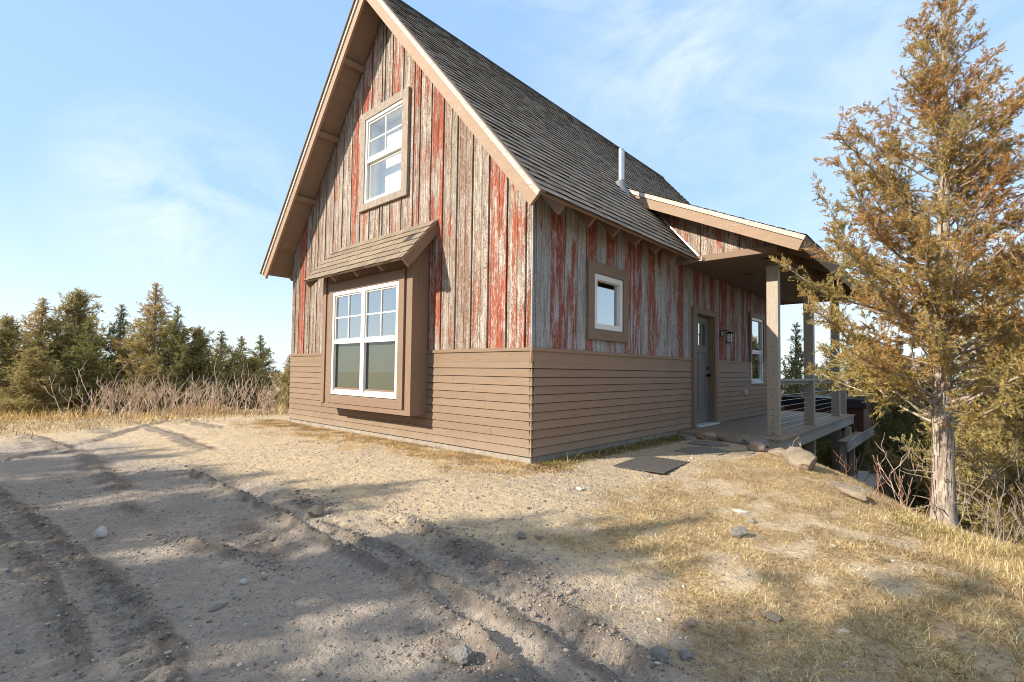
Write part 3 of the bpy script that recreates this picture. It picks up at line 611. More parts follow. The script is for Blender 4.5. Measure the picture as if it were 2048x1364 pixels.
mb = MB(); frame_rect(mb, fs, 7.868, 8.742, .775, 2.29, .055, -.04, .02); bar(mb, fs, 7.92, 8.69, 1.49, 1.54, -.03, .01); bar(mb, fs, 7.85, 8.76, .755, .80, -.01, .035); frame_rect(mb, fs, 7.922, 8.688, .83, 1.49, .04, -.03, -.005); mb.build('window_frame', m_white, w2, .003)
mb = MB(); pane(mb, fs, 7.92, 8.69, .83, 2.24, -.022); mb.build('pane', m_glass, w2)
# door
mb = MB(); 
for a, b, z0, z1 in ((4.50, 4.66, .0, 2.19), (5.56, 5.71, .0, 2.19), (4.66, 5.56, 2.07, 2.19)): bar(mb, fs, a, b, z0, z1, -.02, .035)
bar(mb, fs, 4.655, 4.67, 0, 2.08, -.12, -.021); bar(mb, fs, 5.55, 5.565, 0, 2.08, -.12, -.021); bar(mb, fs, 4.67, 5.55, 2.06, 2.075, -.12, -.021)
dr = mb.build('entry_door', m_trimz, cabin, .003); dr['label'] = 'grey craftsman door with narrow top lights in brown frame'
mb = MB(); X0 = -.10; F = lambda u, d, z: (X0+d, u, z)
ya, yb = 4.672, 5.548
for a, b, z0, z1 in ((ya, ya+.14, .04, 2.055), (yb-.14, yb, .04, 2.055), (ya+.14, yb-.14, 1.93, 2.055), (ya+.14, yb-.14, 1.38, 1.52), (ya+.14, yb-.14, .04, .29)): bar(mb, F, a, b, z0, z1, -.04, 0)
for k in range(1, 3): y = ya+.14+(yb-ya-.28)*k/3; bar(mb, F, y-.03, y+.03, 1.52, 1.93, -.04, -.001)
m2 = (ya+yb)/2; bar(mb, F, m2-.06, m2+.06, .29, 1.38, -.04, -.001)
bar(mb, F, ya+.14, yb-.14, .29, 1.38, -.035, -.014); mb.build('door_leaf', m_door, dr, .003)
mb = MB(); pane(mb, F, ya+.14, yb-.14, 1.52, 1.93, -.018); mb.build('pane', m_glass, dr)
mb = MB(); kz = .94; mb.tube([(X0, yb-.065, kz), (X0+.03, yb-.065, kz)], .03, 14); mb.tube([(X0+.03, yb-.065, kz), (X0+.045, yb-.065, kz), (X0+.065, yb-.065, kz), (X0+.075, yb-.065, kz)], [.012, .025, .027, .012], 14); mb.build('door_knob', m_black, dr)
mb = MB(); mb.tube([(X0, yb-.065, kz+.14), (X0+.02, yb-.065, kz+.14)], .026, 14); mb.build('deadbolt', m_black, dr)
mb = MB(); bar(mb, fs, 4.62, 5.60, .004, .035, -.10, .10); mb.build('door_sill', m_white, dr, .003)
# lantern
mb = MB(); ly, lz = 5.98, 1.80
mb.tube([(.0, ly, lz), (.015, ly, lz)], .065, 18); mb.tube([(.01, ly, lz+.03), (.09, ly, lz+.05), (.15, ly, lz+.03), (.15, ly, lz-.0)], .010, 8)
mb.tube([(.15, ly, lz-.02), (.15, ly, lz+.0), (.15, ly, lz+.012)], [.085, .07, .02], 18)
for k in range(4): a = math.pi/4+k*math.pi/2; mb.tube([(.15+.06*math.cos(a), ly+.06*math.sin(a), lz-.02), (.15+.06*math.cos(a), ly+.06*math.sin(a), lz-.20)], .005, 6)
mb.tube([(.15, ly, lz-.20), (.15, ly, lz-.215)], .065, 18); la = mb.build('wall_lantern', m_black, cabin); la['label'] = 'black wall lantern with glass jar beside the door'
mb = MB(); mb.tube([(.15, ly, lz-.025), (.15, ly, lz-.195)], .050, 18, cap=False); mb.build('glass_shade', simple('frosted_glass', (.55, .56, .54), .15, 0, .05), la)
mb = MB(); mb.box((-.012, 7.41, .52), (.03, 7.50, .63)); mb.box((.028, 7.42, .56), (.05, 7.49, .625)); mb.build('outlet_cover', m_white, cabin, .006)
# interior
mb = MB(); mb.face([(-HW, .05, .02), (-.05, .05, .02), (-.05, WY, .02), (-HW, WY, .02)]); mb.face([(-HW, 3.3, 0), (-1.2, 3.3, 0), (-1.2, 3.3, 2.75), (-HW, 3.3, 2.75)]); mb.face([(-1.2, 3.3, 0), (-1.2, WY, 0), (-1.2, WY, 2.75), (-1.2, 3.3, 2.75)])
mb.face([(-HW, .06, 2.75), (-.05, .06, 2.75), (-.05, WY, 2.75), (-HW, WY, 2.75)]); mb.build('interior_partition', m_inner, cabin)

# --- porch roof (shed)
PS = Vector((-1, 0, .474)).normalized(); PN = Vector((.474, 0, 1)).normalized(); PO = Vector((2.02, 3.5, 2.916)); PYE = 10.55
def pslab(mb, s0, s1, p0, p1, y0, y1): 
    O = Vector((2.02, y0, 2.916)); P = [O+PS*s0-PN*p0, O+PS*s1-PN*p0, O+PS*s1-PN*p1, O+PS*s0-PN*p1]; mb.prism(P, (0, y1-y0, 0))
PLn = 2.80*math.hypot(1, .474)
mb = MB(); shingles(mb, (2.02, 3.49, 2.916), (0, 1, 0), PS, PN, PYE-3.49, 21, PLn/21+.004, .2); proof = mb.build('porch_roof', m_shin, cabin); proof['label'] = 'low pitched shed roof over the porch'
mb = MB(); pslab(mb, .006, PLn+.2, .003, .035, 3.5, PYE); mb.build('roof_deck', m_soffit, proof)
mb = MB(); pslab(mb, .0, PLn+.1, .006, .07, 3.484, 3.512); mb.build('rake_trim', m_trimworn, proof)
mb = MB(); pslab(mb, .01, PLn+.1, .072, .225, 3.504, 3.544); mb.build('rake_board', m_rake, proof)
mb = MB(); pslab(mb, .0, PLn, .006, .225, PYE-.04, PYE); mb.build('rake_board', m_rake, proof)
mb = MB(); pslab(mb, .04, .46, .08, .092, 3.545, PYE-.04); pslab(mb, .0, .035, .036, .17, 3.545, PYE-.041); mb.build('eave_soffit', m_soffit, proof)
mb = MB(); pslab(mb, .5, PLn, .10, .112, 3.545, 3.93); mb.build('rake_soffit', m_soffit, proof)
for y in (4.4, 5.6, 6.9, 8.2, 9.6):
    mb = MB(); pslab(mb, .04, .55, .093, .20, y, y+.045); mb.build('rafter_tail', m_trimy, proof)
# porch end wall (boards) above the beam
def ez_bot(x): return max(2.93, roofz(x)+.0)
def ez_top(x): return 2.916+.474*(2.02-x)-.11*1.107
fe = lambda u, d, z: (u, 3.9-d, z)
pb_ = [(-.2, .22, .6, .4), (.22, .40, .15, .3), (.40, .52, .55, .8), (.52, .78, .75, .6), (.78, 1.02, .05, .8), (1.02, 1.16, .1, .7), (1.16, 1.38, .72, .5), (1.38, 1.56, .05, .5)]
mb = MB(); bb = [(-.65, -.4, (.4, .4, .3, 1)), (-.4, -.2, (.3, .5, .7, 1))]+[(a, b, (r, g, rc(), 1)) for a, b, r, g in pb_]
bb2 = []
for a, b, c in bb:
    m_ = (a+b)/2
    if ez_top(b) > ez_bot(b)-.3: bb2.append((a, b, c))
board_wall(mb, fe, bb2, ez_bot, lambda x: max(ez_top(x), ez_bot(x)), [], prof_s); mb.face([(-.7, 3.92, 2.93), (1.55, 3.92, 2.93), (1.55, 3.92, 3.1), (-.7, 3.92, 4.1)])
mb.build('porch_end_boards', m_barn, proof)
mb = MB(); mb.box((.0, 3.86, 2.828), (1.56, 3.93, 2.935)); mb.build('porch_beam', m_trim, proof, .003)
mb = MB(); mb.box((1.50, 3.931, 2.828), (1.56, 10.3, 3.0)); mb.box((-.0, 10.24, 2.828), (1.50, 10.3, 3.3)); mb.build('porch_beam', m_trimy, proof, .003)
mb = MB()
for i in range(11):
    a = .0+i*.1366; mb.box((a+.002, 3.93, 2.852), (a+.1346, 10.24, 2.864), (rc(), rc(), rc(), 1))
mb.box((0, 3.93, 2.866), (1.5, 10.24, 2.872)); mb.build('porch_ceiling', m_soffit, proof)
for x, y in ((.67, 5.54), (.61, 8.80), (.75, 9.15)):
    mb = MB(); mb.tube([(x, y, 2.852), (x, y, 2.846)], .075, 20); mb.build('recessed_light', m_black, proof)
mb = MB(); 
for i in range(2):
    a, b = (-.35, EX)
    P = [(a, 3.885, roofz(a)+.016), (b, 3.885, roofz(b)+.016), (b, 3.885, roofz(b)+.05), (a, 3.885, roofz(a)+.05)]; mb.prism(P, (0, -.004, 0)); break
mb.prism([(-.35, 3.60, roofz(-.35)+.016), (EX-.03, 3.60, roofz(EX-.03)+.016), (EX-.03, 3.60, roofz(EX-.03)+.020), (-.35, 3.60, roofz(-.35)+.02)], (0, .28, 0)) if False else None
mb.box((EX-.02, 3.64, 2.80), (EX+.07, 3.78, 2.806)); mb.box((EX+.07, 3.64, 2.80), (EX+.074, 3.78, 2.86)); mb.build('flashing', m_steel, proof)

# ------------------------------------------------------------------ porch deck
deck = empty('porch_deck', (0, 0, 0), 'raised timber porch deck with square posts and cable rail', 'deck')
mb = MB(); nb = 11; bwid = 1.575/nb
for i in range(nb):
    a = .03+i*bwid; cs = [3.88]+sorted(rc(5, 10) for _ in range(1))+[10.85]
    for p, q in zip(cs[:-1], cs[1:]): mb.box((a+.002, p, -.030), (a+bwid-.004, q-.003, rc(-.001, .001)), rcol())
mb.build('deck_boards', m_deck, deck)
mb = MB(); mb.box((.03, 3.90, -.23), (1.53, 3.95, -.031)); mb.build('rim_joist', m_grey, deck, .003)
mb = MB(); mb.box((1.532, 3.895, -.22), (1.575, 10.8, -.031)); mb.build('rim_joist', m_greyy, deck, .003)
mb = MB(); 
for y in np.arange(4.3, 10.8, .42): mb.box((.05, y, -.20), (1.53, y+.04, -.032))
mb.build('joists', m_soffit, deck)
mb = MB(); mb.box((1.49, 3.97, -.9), (1.575, 4.05, -.225)); mb.build('post_stub', m_greyy, deck)
for i, (y, zb) in enumerate(((4.39, -.6), (6.93, -1.9), (9.72, -2.8))):
    mb = MB(); mb.box((1.268, y, 0.0), (1.438, y+.14, 2.73)); p = mb.build('porch_post', m_grey, deck, .005)
    mb = MB(); mb.box((1.22, y-.05, 2.792), (1.49, y+.19, 2.828)); mb.box((1.285, y+.012, 2.73), (1.42, y+.128, 2.792)); mb.build('post_cap', m_trim, p)
    if i: mb = MB(); mb.box((1.268+.0, y-.0, zb), (1.438, y+.14, -.231)); mb.build('support_post', m_grey, deck, .004)
    if i == 0:
        for z in (.74, .63, .414, .319, .208, .129, .034, 1.42, 1.0): mb = MB(); mb.tube([(1.355, y, z), (1.355, y-.006, z)], .009, 8); mb.build('bolt', m_black, p)
mb = MB(); mb.box((1.53, 9.76, -2.9), (1.64, 9.9, -.24)); mb.build('support_post', m_grey, deck, .004)
mb = MB(); mb.box((1.29, 10.72, 0), (1.42, 10.84, .86)); mb.build('rail_post', m_grey, deck, .004)
mb = MB(); mb.box((1.28, 4.53, .862), (1.43, 10.9, .90)); mb.box((1.33, 4.53, .80), (1.37, 10.75, .861)); mb.build('top_rail', m_greyy, deck, .003)
for k in range(7):
    z = .06+.095*k; mb = MB(); mb.tube([(1.35, 4.53, z), (1.35, 10.75, z)], .0035, 6); mb.build('cable', m_steel, deck)
# far low rail and lower platform
mb = MB(); mb.box((-.3, 13.4, .55), (1.9, 13.5, .6)); mb.box((-.3, 13.42, .45), (1.9, 13.46, .55)); mb.build('far_rail', m_greyy, deck)
plat = empty('lower_platform', (0, 0, 0), 'lower timber platform carrying the hot tub behind the porch', 'platform')
mb = MB()
for i in range(16): mb.box((-.5+i*.14, 10.95, -.50), (-.5+i*.14+.134, 13.5, -.462), rcol())
mb.build('platform_boards', m_deck, plat)
mb = MB(); mb.box((1.74, 8.4, -.66), (1.78, 13.5, -.43)); mb.box((-.5, 10.93, -.7), (1.74, 10.95, -.505)); mb.build('rim_joist', m_greyy, plat, .003)
mb = MB(); mb.box((1.60, 8.4, -.46), (1.739, 10.9, -.435)); mb.build('side_boards', m_deck, plat)
for x, y in ((1.68, 8.45), (1.68, 9.6), (1.68, 12)): mb = MB(); mb.box((x-.05, y, -3.2), (x+.05, y+.1, -.45)); mb.build('support_post', m_grey, plat, .003)
# timber bench/step lower down
bn = empty('timber_bench', (2.1, 7.6, 0), 'grey plank bench standing low beside the deck posts', 'bench')
mb = MB()
for i in range(2): mb.box((-.16+i*.23, -1.2, -1.10), (.06+i*.23, 1.1, -1.06), rcol())
mb.build('seat', m_greyy, bn, .004)
mb = MB(); mb.box((-.15, -1.18, -1.2), (.28, -1.14, -1.10)); mb.box((.24, -1.2, -1.19), (.28, 1.1, -1.101)); mb.build('apron', m_grey, bn)
for y in (-1.05, .95): mb = MB(); mb.box((-.10, y, -2.6), (0.0, y+.1, -1.101)); mb.build('leg', m_grey, bn); mb = MB(); mb.box((.14, y, -2.6), (.22, y+.1, -1.101)); mb.build('leg', m_grey, bn)
# hot tub
ht = empty('hot_tub', (.85, 11.95, -.46), 'square hot tub with black cover on the platform behind the porch', 'hot tub')
mb = MB(); mb.box((-.9, -.95, 0), (.9, .95, .72)); 
for i in range(18): mb.box((-.9+i*.1+.005, -.958, .02), (-.9+i*.1+.095, -.951, .70), rcol())
mb.build('cabinet', paint_wood('redwood_cabinet', (.12, .05, .035), 'z'), ht, .006)
m_cov = simple('vinyl_cover', (.02, .022, .03), .28, 0, .1, 4, .3, .6)
mb = MB(); mb.box((-.95, -1.0, .72), (-.005, 1.0, .84)); mb.box((.005, -1.0, .72), (.95, 1.0, .84)); mb.build('cover', m_cov, ht, .02)
mb = MB(); mb.box((-.97, -1.02, .60), (.97, -.985, .73)); mb.build('cover_skirt', m_cov, ht, .01)

# ------------------------------------------------------------------ stones, mat, flagstones
def rock_mesh(mb, c, size, seed, sub=2, rough=.22, col=None, flat=1):
    import bmesh
    rs = random.Random(seed); bm = bmesh.new(); bmesh.ops.create_icosphere(bm, subdivisions=sub, radius=1)
    ph = [rs.uniform(0, 6) for _ in range(9)]; planes = [(Vector((rs.uniform(-1, 1), rs.uniform(-1, 1), rs.uniform(-.3, 1))).normalized(), rs.uniform(.62, .85)) for _ in range(7)]
    for v in bm.verts:
        p = v.co.copy(); k = 1+rough*(math.sin(3*p.x+ph[0])*math.sin(2.5*p.y+ph[1])+.5*math.sin(6*p.z+ph[2]+4*p.x)+.3*math.sin(11*p.y+ph[3]+7*p.x))
        p *= k
        for n, d in planes:
            e = p.dot(n)-d
            if e > 0: p -= n*e*.9*flat
        v.co = Vector((p.x*size[0], p.y*size[1], p.z*size[2]))+Vector(c)
    bm.verts.index_update(); mb.mesh([v.co[:] for v in bm.verts], [tuple(q.index for q in f.verts) for f in bm.faces], col or (0, 0, 0, 1), sm=(flat < .5)); bm.free()
def stone_mat(name, a, b, sc=8):
    m, t = new_mat(name); oc = nd(t, 'ShaderNodeTexCoord').outputs['Object']; n = noise(t, oc, sc, 7, .65); n2 = noise(t, oc, sc*9, 4, .7)
    c = mixc(t, mapr(t, n, .3, .7), a, b); c = mixc(t, mapr(t, n2, .5, .75, 0, .6), c, tuple(v*.5 for v in a)); finish(t, c, .88, mth(t, 'ADD', n, n2), .8, .02, .2); return m
m_tan = stone_mat('tan_stone', (.20, .165, .125), (.40, .33, .25)); m_gst = stone_mat('grey_stone', (.21, .195, .18), (.36, .335, .305), 12); m_wst = stone_mat('pale_stone', (.52, .50, .46), (.68, .65, .60), 12); m_pst = stone_mat('pink_stone', (.38, .28, .22), (.50, .38, .30), 10); m_slate = stone_mat('slate', (.17, .155, .135), (.30, .27, .235), 6)
def rock(x, y, s, mat, label, seed, name='rock', sub=3, rz=0, sink=.3, flat=1, rough=.22):
    z = gz(x, y); mb = MB(); rock_mesh(mb, (0, 0, s[2]*(1-2*sink)), s, seed, sub, rough, flat=flat); o = mb.build(name, mat, None, loc=(x, y, z)); o.rotation_euler = (0, 0, rz); return tag(o, label, name.replace('_', ' '))
rock(2.20, 2.16, (.30, .14, .12), m_tan, 'large angular tan boulder at the slope edge below the deck corner', 14, 'boulder', 4, -.85, .12, 1, .12)
rock(1.80, 2.92, (.17, .09, .06), m_tan, 'low rounded tan boulder between deck corner and the angular boulder', 5, 'boulder', 4, -.6, .1, .9, .12)
rock(2.78, 1.25, (.34, .07, .045), m_tan, 'long flat pale boulder edge in the grass right of the angular boulder', 8, 'boulder', 4, -1.0, .1, .8, .12)
rock(1.50, 3.02, (.12, .08, .085), m_pst, 'smooth pinkish round stone at the front deck corner', 9, 'rock', 4, .5, .2, .1, .08)
rock(.42, 3.42, (.10, .06, .05), m_gst, 'small grey stone beside the wall at the deck start', 12, 'rock', 3, .3)
spec_r = [(-.78, -3.63, (.055, .04, .045), m_wst, 'white angular rock lying between the left tyre ruts'), (2.08, -2.93, (.055, .045, .035), m_gst, 'grey rock half buried in mud at the bottom edge'),
 (2.64, -2.03, (.032, .026, .024), m_pst, 'brown rock on the sand at the edge of the right shadow'), (2.46, -.75, (.055, .045, .04), m_gst, 'dark greenish rock in the middle of the dry grass'),
 (2.42, -.36, (.035, .03, .02), m_gst, 'small grey rock in grass upslope of the greenish rock'), (.72, -3.26, (.028, .018, .012), m_wst, 'white oval pebble left of centre in the foreground'),
 (.9, -3.44, (.05, .016, .012), m_slate, 'dark slate shard lying flat in the left foreground'), (.47, -3.68, (.03, .02, .012), m_gst, 'grey pebble beside the toothed tyre rut'),
 (1.42, -1.80, (.04, .03, .025), m_gst, 'grey stone in the shaded centre of the yard'), (1.50, -1.72, (.035, .028, .02), m_pst, 'pink stone beside the grey stone in the yard centre'),
 (1.05, -.58, (.04, .03, .018), m_wst, 'pale flat stone in the gravel near the cabin corner'), (2.27, -.12, (.06, .035, .012), m_wst, 'white flat stone in the grass below the mat'),
 (2.72, -2.27, (.03, .025, .022), m_gst, 'grey stone at the lower right of the tyre track'), (2.66, -2.38, (.04, .03, .03), m_gst, 'grey lump by the bottom edge right of the tyre track'),
 (-.05, -2.47, (.07, .05, .05), m_tan, 'clay coloured lump on top of the track ridge'), (-.30, -2.60, (.05, .04, .04), m_tan, 'small clay lump left of the larger track lump'), (2.9, -1.72, (.045, .03, .02), m_tan, 'tan stone in the lower right shade')]
for i, (x, y, s, m, l) in enumerate(spec_r): rock(x, y, s, m, l, 40+i, 'rock', 3, rc(0, 3), .2, rc(.4, 1), .18)
# flagstones
for k, (poly, zt, l) in enumerate([([(.72, 2.12), (1.0, 2.05), (1.28, 2.18), (1.30, 2.62), (.95, 2.75), (.70, 2.6)], -.058, 'grey slate flagstone nearest the mat'), ([(1.34, 2.3), (1.56, 2.5), (1.52, 2.85), (1.32, 2.8)], -.06, 'small brown flagstone beside the pinkish round stone'), ([(.62, 2.85), (.95, 2.88), (1.12, 3.1), (.85, 3.28), (.58, 3.15)], -.035, 'brown slate flagstone between the lower slab and the deck')]):
    mb = MB(); P = []
    for (a, b), (c_, d) in zip(poly, poly[1:]+poly[:1]):
        for q in range(4): f = q/4; P.append((a+(c_-a)*f+rc(-.02, .02), b+(d-b)*f+rc(-.02, .02), zt-.07))
    mb.prism(P, (0, 0, .07)); o = mb.build('flagstone', (m_slate, m_tan, m_slate)[k], None, .006); tag(o, l, 'flagstone')
for k, (x, y, sx) in enumerate([(.62, 3.62, .22), (1.02, 3.60, .26), (1.36, 3.55, .20)]):
    rock(x, y, (sx, .12, .075), (m_pst, m_tan, m_gst)[k], ['pinkish ledge stone under the deck front near the wall', 'tan ledge stone in the middle under the deck front', 'grey ledge stone under the deck front beside the round stone'][k], 120+k, 'ledge_stone', 4, rc(-.2, .2), .15, 1, .14)
mtb = MB(); A = [(.74, .52), (1.34, .50), (1.27, 1.31), (.67, 1.30)]
gridm = []; N1 = 14
for i in range(N1):
    for j in range(N1):
        a, b = i/(N1-1), j/(N1-1); x = (A[0][0]*(1-a)+A[1][0]*a)*(1-b)+(A[3][0]*(1-a)+A[2][0]*a)*b; y = (A[0][1]*(1-a)+A[1][1]*a)*(1-b)+(A[3][1]*(1-a)+A[2][1]*a)*b
        gridm.append((x, y, 0))
gh = float(np.mean([gz(p[0], p[1]) for p in gridm])); top = [(x, y, gh+.016+.006*math.sin(4*x+3*y)) for x, y, _ in gridm]; bot = [(x, y, z-.010) for x, y, z in top]; n2_ = N1*N1
fs_ = [(i*N1+j, (i+1)*N1+j, (i+1)*N1+j+1, i*N1+j+1) for i in range(N1-1) for j in range(N1-1)]
bd = [i*N1 for i in range(N1)]+[(N1-1)*N1+j for j in range(1, N1)]+[i*N1+N1-1 for i in range(N1-2, -1, -1)]+[j for j in range(N1-2, 0, -1)]
mtb.mesh(top+bot, fs_+[tuple(k+n2_ for k in f)[::-1] for f in fs_]+[(a, b, b+n2_, a+n2_) for a, b in zip(bd, bd[1:]+bd[:1])])
tag(mtb.build('door_mat', m_mat), 'dark rubber mat lying on the gravel path', 'mat')

# ------------------------------------------------------------------ gravel, clods (stuff)
def stamp_rocks(name, P, S, seed, mat, cols):
    ico = np.array([(0, 0, -1), (.724, -.526, -.447), (-.276, -.85, -.447), (-.894, 0, -.447), (-.276, .85, -.447), (.724, .526, -.447), (.276, -.85, .447), (-.724, -.526, .447), (-.724, .526, .447), (.276, .85, .447), (.894, 0, .447), (0, 0, 1)])
    fc = np.array([(0, 1, 2), (1, 0, 5), (0, 2, 3), (0, 3, 4), (0, 4, 5), (1, 5, 10), (2, 1, 6), (3, 2, 7), (4, 3, 8), (5, 4, 9), (1, 10, 6), (2, 6, 7), (3, 7, 8), (4, 8, 9), (5, 9, 10), (6, 10, 11), (7, 6, 11), (8, 7, 11), (9, 8, 11), (10, 9, 11)])
    g = np.random.default_rng(seed); n = len(P); a = g.uniform(0, 6.28, n); ca, sa = np.cos(a), np.sin(a)
    V = ico[None]*S[:, None, :]*g.uniform(.75, 1.2, (n, 12, 1)); x = V[..., 0]*ca[:, None]-V[..., 1]*sa[:, None]; y = V[..., 0]*sa[:, None]+V[..., 1]*ca[:, None]
    V = np.stack([x, y, V[..., 2]], -1)+P[:, None, :]; F = fc[None]+12*np.arange(n)[:, None, None]
    return np_mesh(name, V.reshape(-1, 3), F.reshape(-1, 3), mat, None, np.repeat(cols, 12, 0), True)
m_peb, t = new_mat('pebble_stone'); at = nd(t, 'ShaderNodeAttribute', attribute_name='col'); finish(t, at.outputs[0], .85, noise(t, nd(t, 'ShaderNodeTexCoord').outputs['Object'], 120, 3), .4, .003, .25)
def pcols(g, n, warm=.5):
    b = np.array([(.50, .47, .42), (.30, .30, .31), (.42, .34, .26), (.60, .57, .52), (.22, .21, .20), (.38, .27, .21), (.34, .36, .38)]); c = b[g.integers(0, len(b), n)]*g.uniform(.55, .95, (n, 1))*np.array([1.04, 1, .93]); return np.concatenate([c, np.ones((n, 1))], 1)
g = np.random.default_rng(5); n = 20000
px = g.uniform(-3.5, 4.2, n); py = g.uniform(-4.6, 0, n); px[:5200] = g.normal(.95, .5, 5200); py[:5200] = g.uniform(-1.0, 2.9, 5200); 
k = ~((px < .06) & (py > -.06)); px, py = px[k], py[k]; gm = grassm(px, py); k = g.random(len(px)) > gm*.8; px, py = px[k], py[k]
pz, pm = terrain(px, py); sz = np.exp(g.normal(math.log(.0048), .42, len(px))); S = np.stack([sz*g.uniform(1, 1.5, len(px)), sz*g.uniform(.7, 1, len(px)), sz*g.uniform(.45, .8, len(px))], -1)
tag(stamp_rocks('gravel', np.stack([px, py, pz+sz*.15], -1), S, 6, m_peb, pcols(g, len(px))), kind='stuff')
# mud clods along the ruts
pts = []
for P, cnt, spd in ((RUTA, 350, .03), (RUTB, 300, .03), (C1, 700, .035), (C2, 500, .04), (C3, 500, .07), (DR, 420, .035), ([(-.2, -2.95), (.5, -2.95)], 150, .10), ([(1.0, -2.1), (2.1, -2.15)], 300, .10), ([(1.7, -2.92), (2.4, -3.0)], 250, .08), ([(-.7, -2.33), (0, -2.35)], 200, .08)):
    P = np.array(P); sl = np.hypot(*(P[1:]-P[:-1]).T); cs = np.concatenate([[0], np.cumsum(sl)]); tt = g.uniform(0, cs[-1], cnt)
    pts.append(np.stack([np.interp(tt, cs, P[:, 0])+g.normal(0, spd, cnt), np.interp(tt, cs, P[:, 1])+g.normal(0, spd, cnt)], -1))
pts = np.concatenate(pts); pz, _ = terrain(pts[:, 0], pts[:, 1]); n = len(pts); sz = np.exp(g.normal(math.log(.0046), .5, n))
cc = np.array([.24, .20, .165])*g.uniform(.6, 1.4, (n, 1)); S = np.stack([sz*g.uniform(1, 1.7, n), sz*g.uniform(.7, 1, n), sz*g.uniform(.5, .9, n)], -1)
tag(stamp_rocks('mud_clods', np.stack([pts[:, 0], pts[:, 1], pz+sz*.2], -1), S, 8, m_peb, np.concatenate([cc, np.ones((n, 1))], 1)), kind='stuff')

# ------------------------------------------------------------------ grass (stuff)
m_grass, t = new_mat('dry_grass'); at = nd(t, 'ShaderNodeAttribute', attribute_name='col')
d = nd(t, 'ShaderNodeBsdfDiffuse', {'Color': at.outputs[0]}); tr = nd(t, 'ShaderNodeBsdfTranslucent', {'Color': at.outputs[0]}); mx = nd(t, 'ShaderNodeMixShader', {0: .3, 1: d.outputs[0], 2: tr.outputs[0]}); nd(t, 'ShaderNodeOutputMaterial', {0: mx.outputs[0]})
GC = np.array([(.68, .51, .27), (.56, .39, .19), (.78, .63, .38), (.32, .19, .09), (.62, .50, .30), (.34, .29, .10), (.18, .11, .06)])
def blades(name, px, py, L, wd, lean, seed, pal=GC, wts=None, zoff=0):
    g = np.random.default_rng(seed); n = len(px); pz, _ = terrain(px, py)
    az = g.uniform(0, 6.28, n); L = L*g.uniform(.4, 1.35, n); ln = np.clip(g.normal(lean, .25, n), .05, 1.5)
    d = np.stack([np.cos(az), np.sin(az)], -1); hx = np.sin(ln)*L; hz = np.cos(ln)*L; p = np.stack([-d[:, 1], d[:, 0]], -1)*wd*g.uniform(.6, 1.4, (n, 1))
    b0 = np.stack([px, py, pz-.003+zoff], -1); mid = b0.copy(); mid[:, :2] += d*(hx*.4)[:, None]; mid[:, 2] += hz*.62; tip = b0.copy(); tip[:, :2] += d*hx[:, None]+g.normal(0, .12, (n, 2))*L[:, None]; tip[:, 2] += hz*g.uniform(.6, 1.0, n)
    pp = np.concatenate([p, np.zeros((n, 1))], 1); V = np.stack([b0-pp, b0+pp, mid+pp*.8, mid-pp*.8, tip+pp*.15, tip-pp*.15], 1).reshape(-1, 3)
    F = np.array([(0, 1, 2, 3), (3, 2, 4, 5)])[None]+6*np.arange(n)[:, None, None]
    c = np.minimum(pal[g.choice(len(pal), n, p=wts)]*g.uniform(.85, 1.4, (n, 1))*(.62+.62*sstep(.2, .75, vn(px*4.3+9, py*4.3)*.6+vn(px*13, py*13)*.4))[:, None], .92); c = np.repeat(np.concatenate([c, np.ones((n, 1))], 1), 6, 0)
    o = np_mesh(name, V, F.reshape(-1, 4), m_grass, None, c); return tag(o, kind='stuff')
def scatter(n, x0, x1, y0, y1, fn, g):
    x = g.uniform(x0, x1, n); y = g.uniform(y0, y1, n); k = g.random(n) < fn(x, y); return x[k], y[k]
gm2 = lambda x, y: grassm(x, y)**1.6*np.where((x < .03) & (y > -.03) & (x > -6.14), 0, 1)
x, y = scatter(420000, .6, 5.6, -3.0, 3.6, lambda x, y: gm2(x, y)*sstep(1.0, .0, np.where(pdist(x, y, CREST)[1] < 0, pdist(x, y, CREST)[0], 0)), g)
dcam = np.hypot(x-3.58, y+4.32); kk = g.random(len(x)) < np.clip(4/dcam, .35, 1); x, y = x[kk], y[kk]
blades('dry_grass', x, y, .030+.035*vn(x*2.3, y*2.3)**2+.035*sstep(2.6, 4.2, x), .0012, 1.2, 21)
x, y = scatter(150000, -7.2, .4, -1.7, -.02, lambda x, y: gm2(x, y), g); blades('dry_grass', x, y, .045, .0018, 1.05, 22, np.array([(.56, .40, .19), (.44, .28, .12), (.66, .50, .27), (.28, .16, .07), (.50, .38, .2)]))
x, y = scatter(30000, 2.9, 5.4, -2.4, 1.2, lambda x, y: sstep(.5, 1.6, x-2.5+.45*y)*vn(x*3, y*3), g); blades('tall_dry_grass', x, y, .085, .0012, .85, 23)
x, y = scatter(26000, -16, -6.2, -8, 7, lambda x, y: sstep(11.2, 13, np.hypot(x-2, y+2))*sstep(.42, .62, vn(x*.8, y*.8))*sstep(16, 14.5, np.hypot(x-2, y+2)), g)
blades('tall_dry_grass', x, y, .20+.28*vn(x*1.3, y*1.3)**1.5, .005, .45, 24, np.array([(.55, .38, .15), (.62, .46, .22), (.45, .30, .12)]))
x, y = scatter(30000, -14, -6.15, -7, 6, lambda x, y: sstep(9, 12.5, np.hypot(x-2, y+2)), g); blades('dry_grass', x, y, .10, .005, .8, 25)
x, y = scatter(9000, .03, .5, .0, 3.7, lambda x, y: sstep(.5, .1, x), g); blades('weeds', x, y, .05, .0025, .8, 26, np.array([(.16, .15, .04), (.26, .19, .09), (.30, .25, .06), (.20, .15, .10)]))
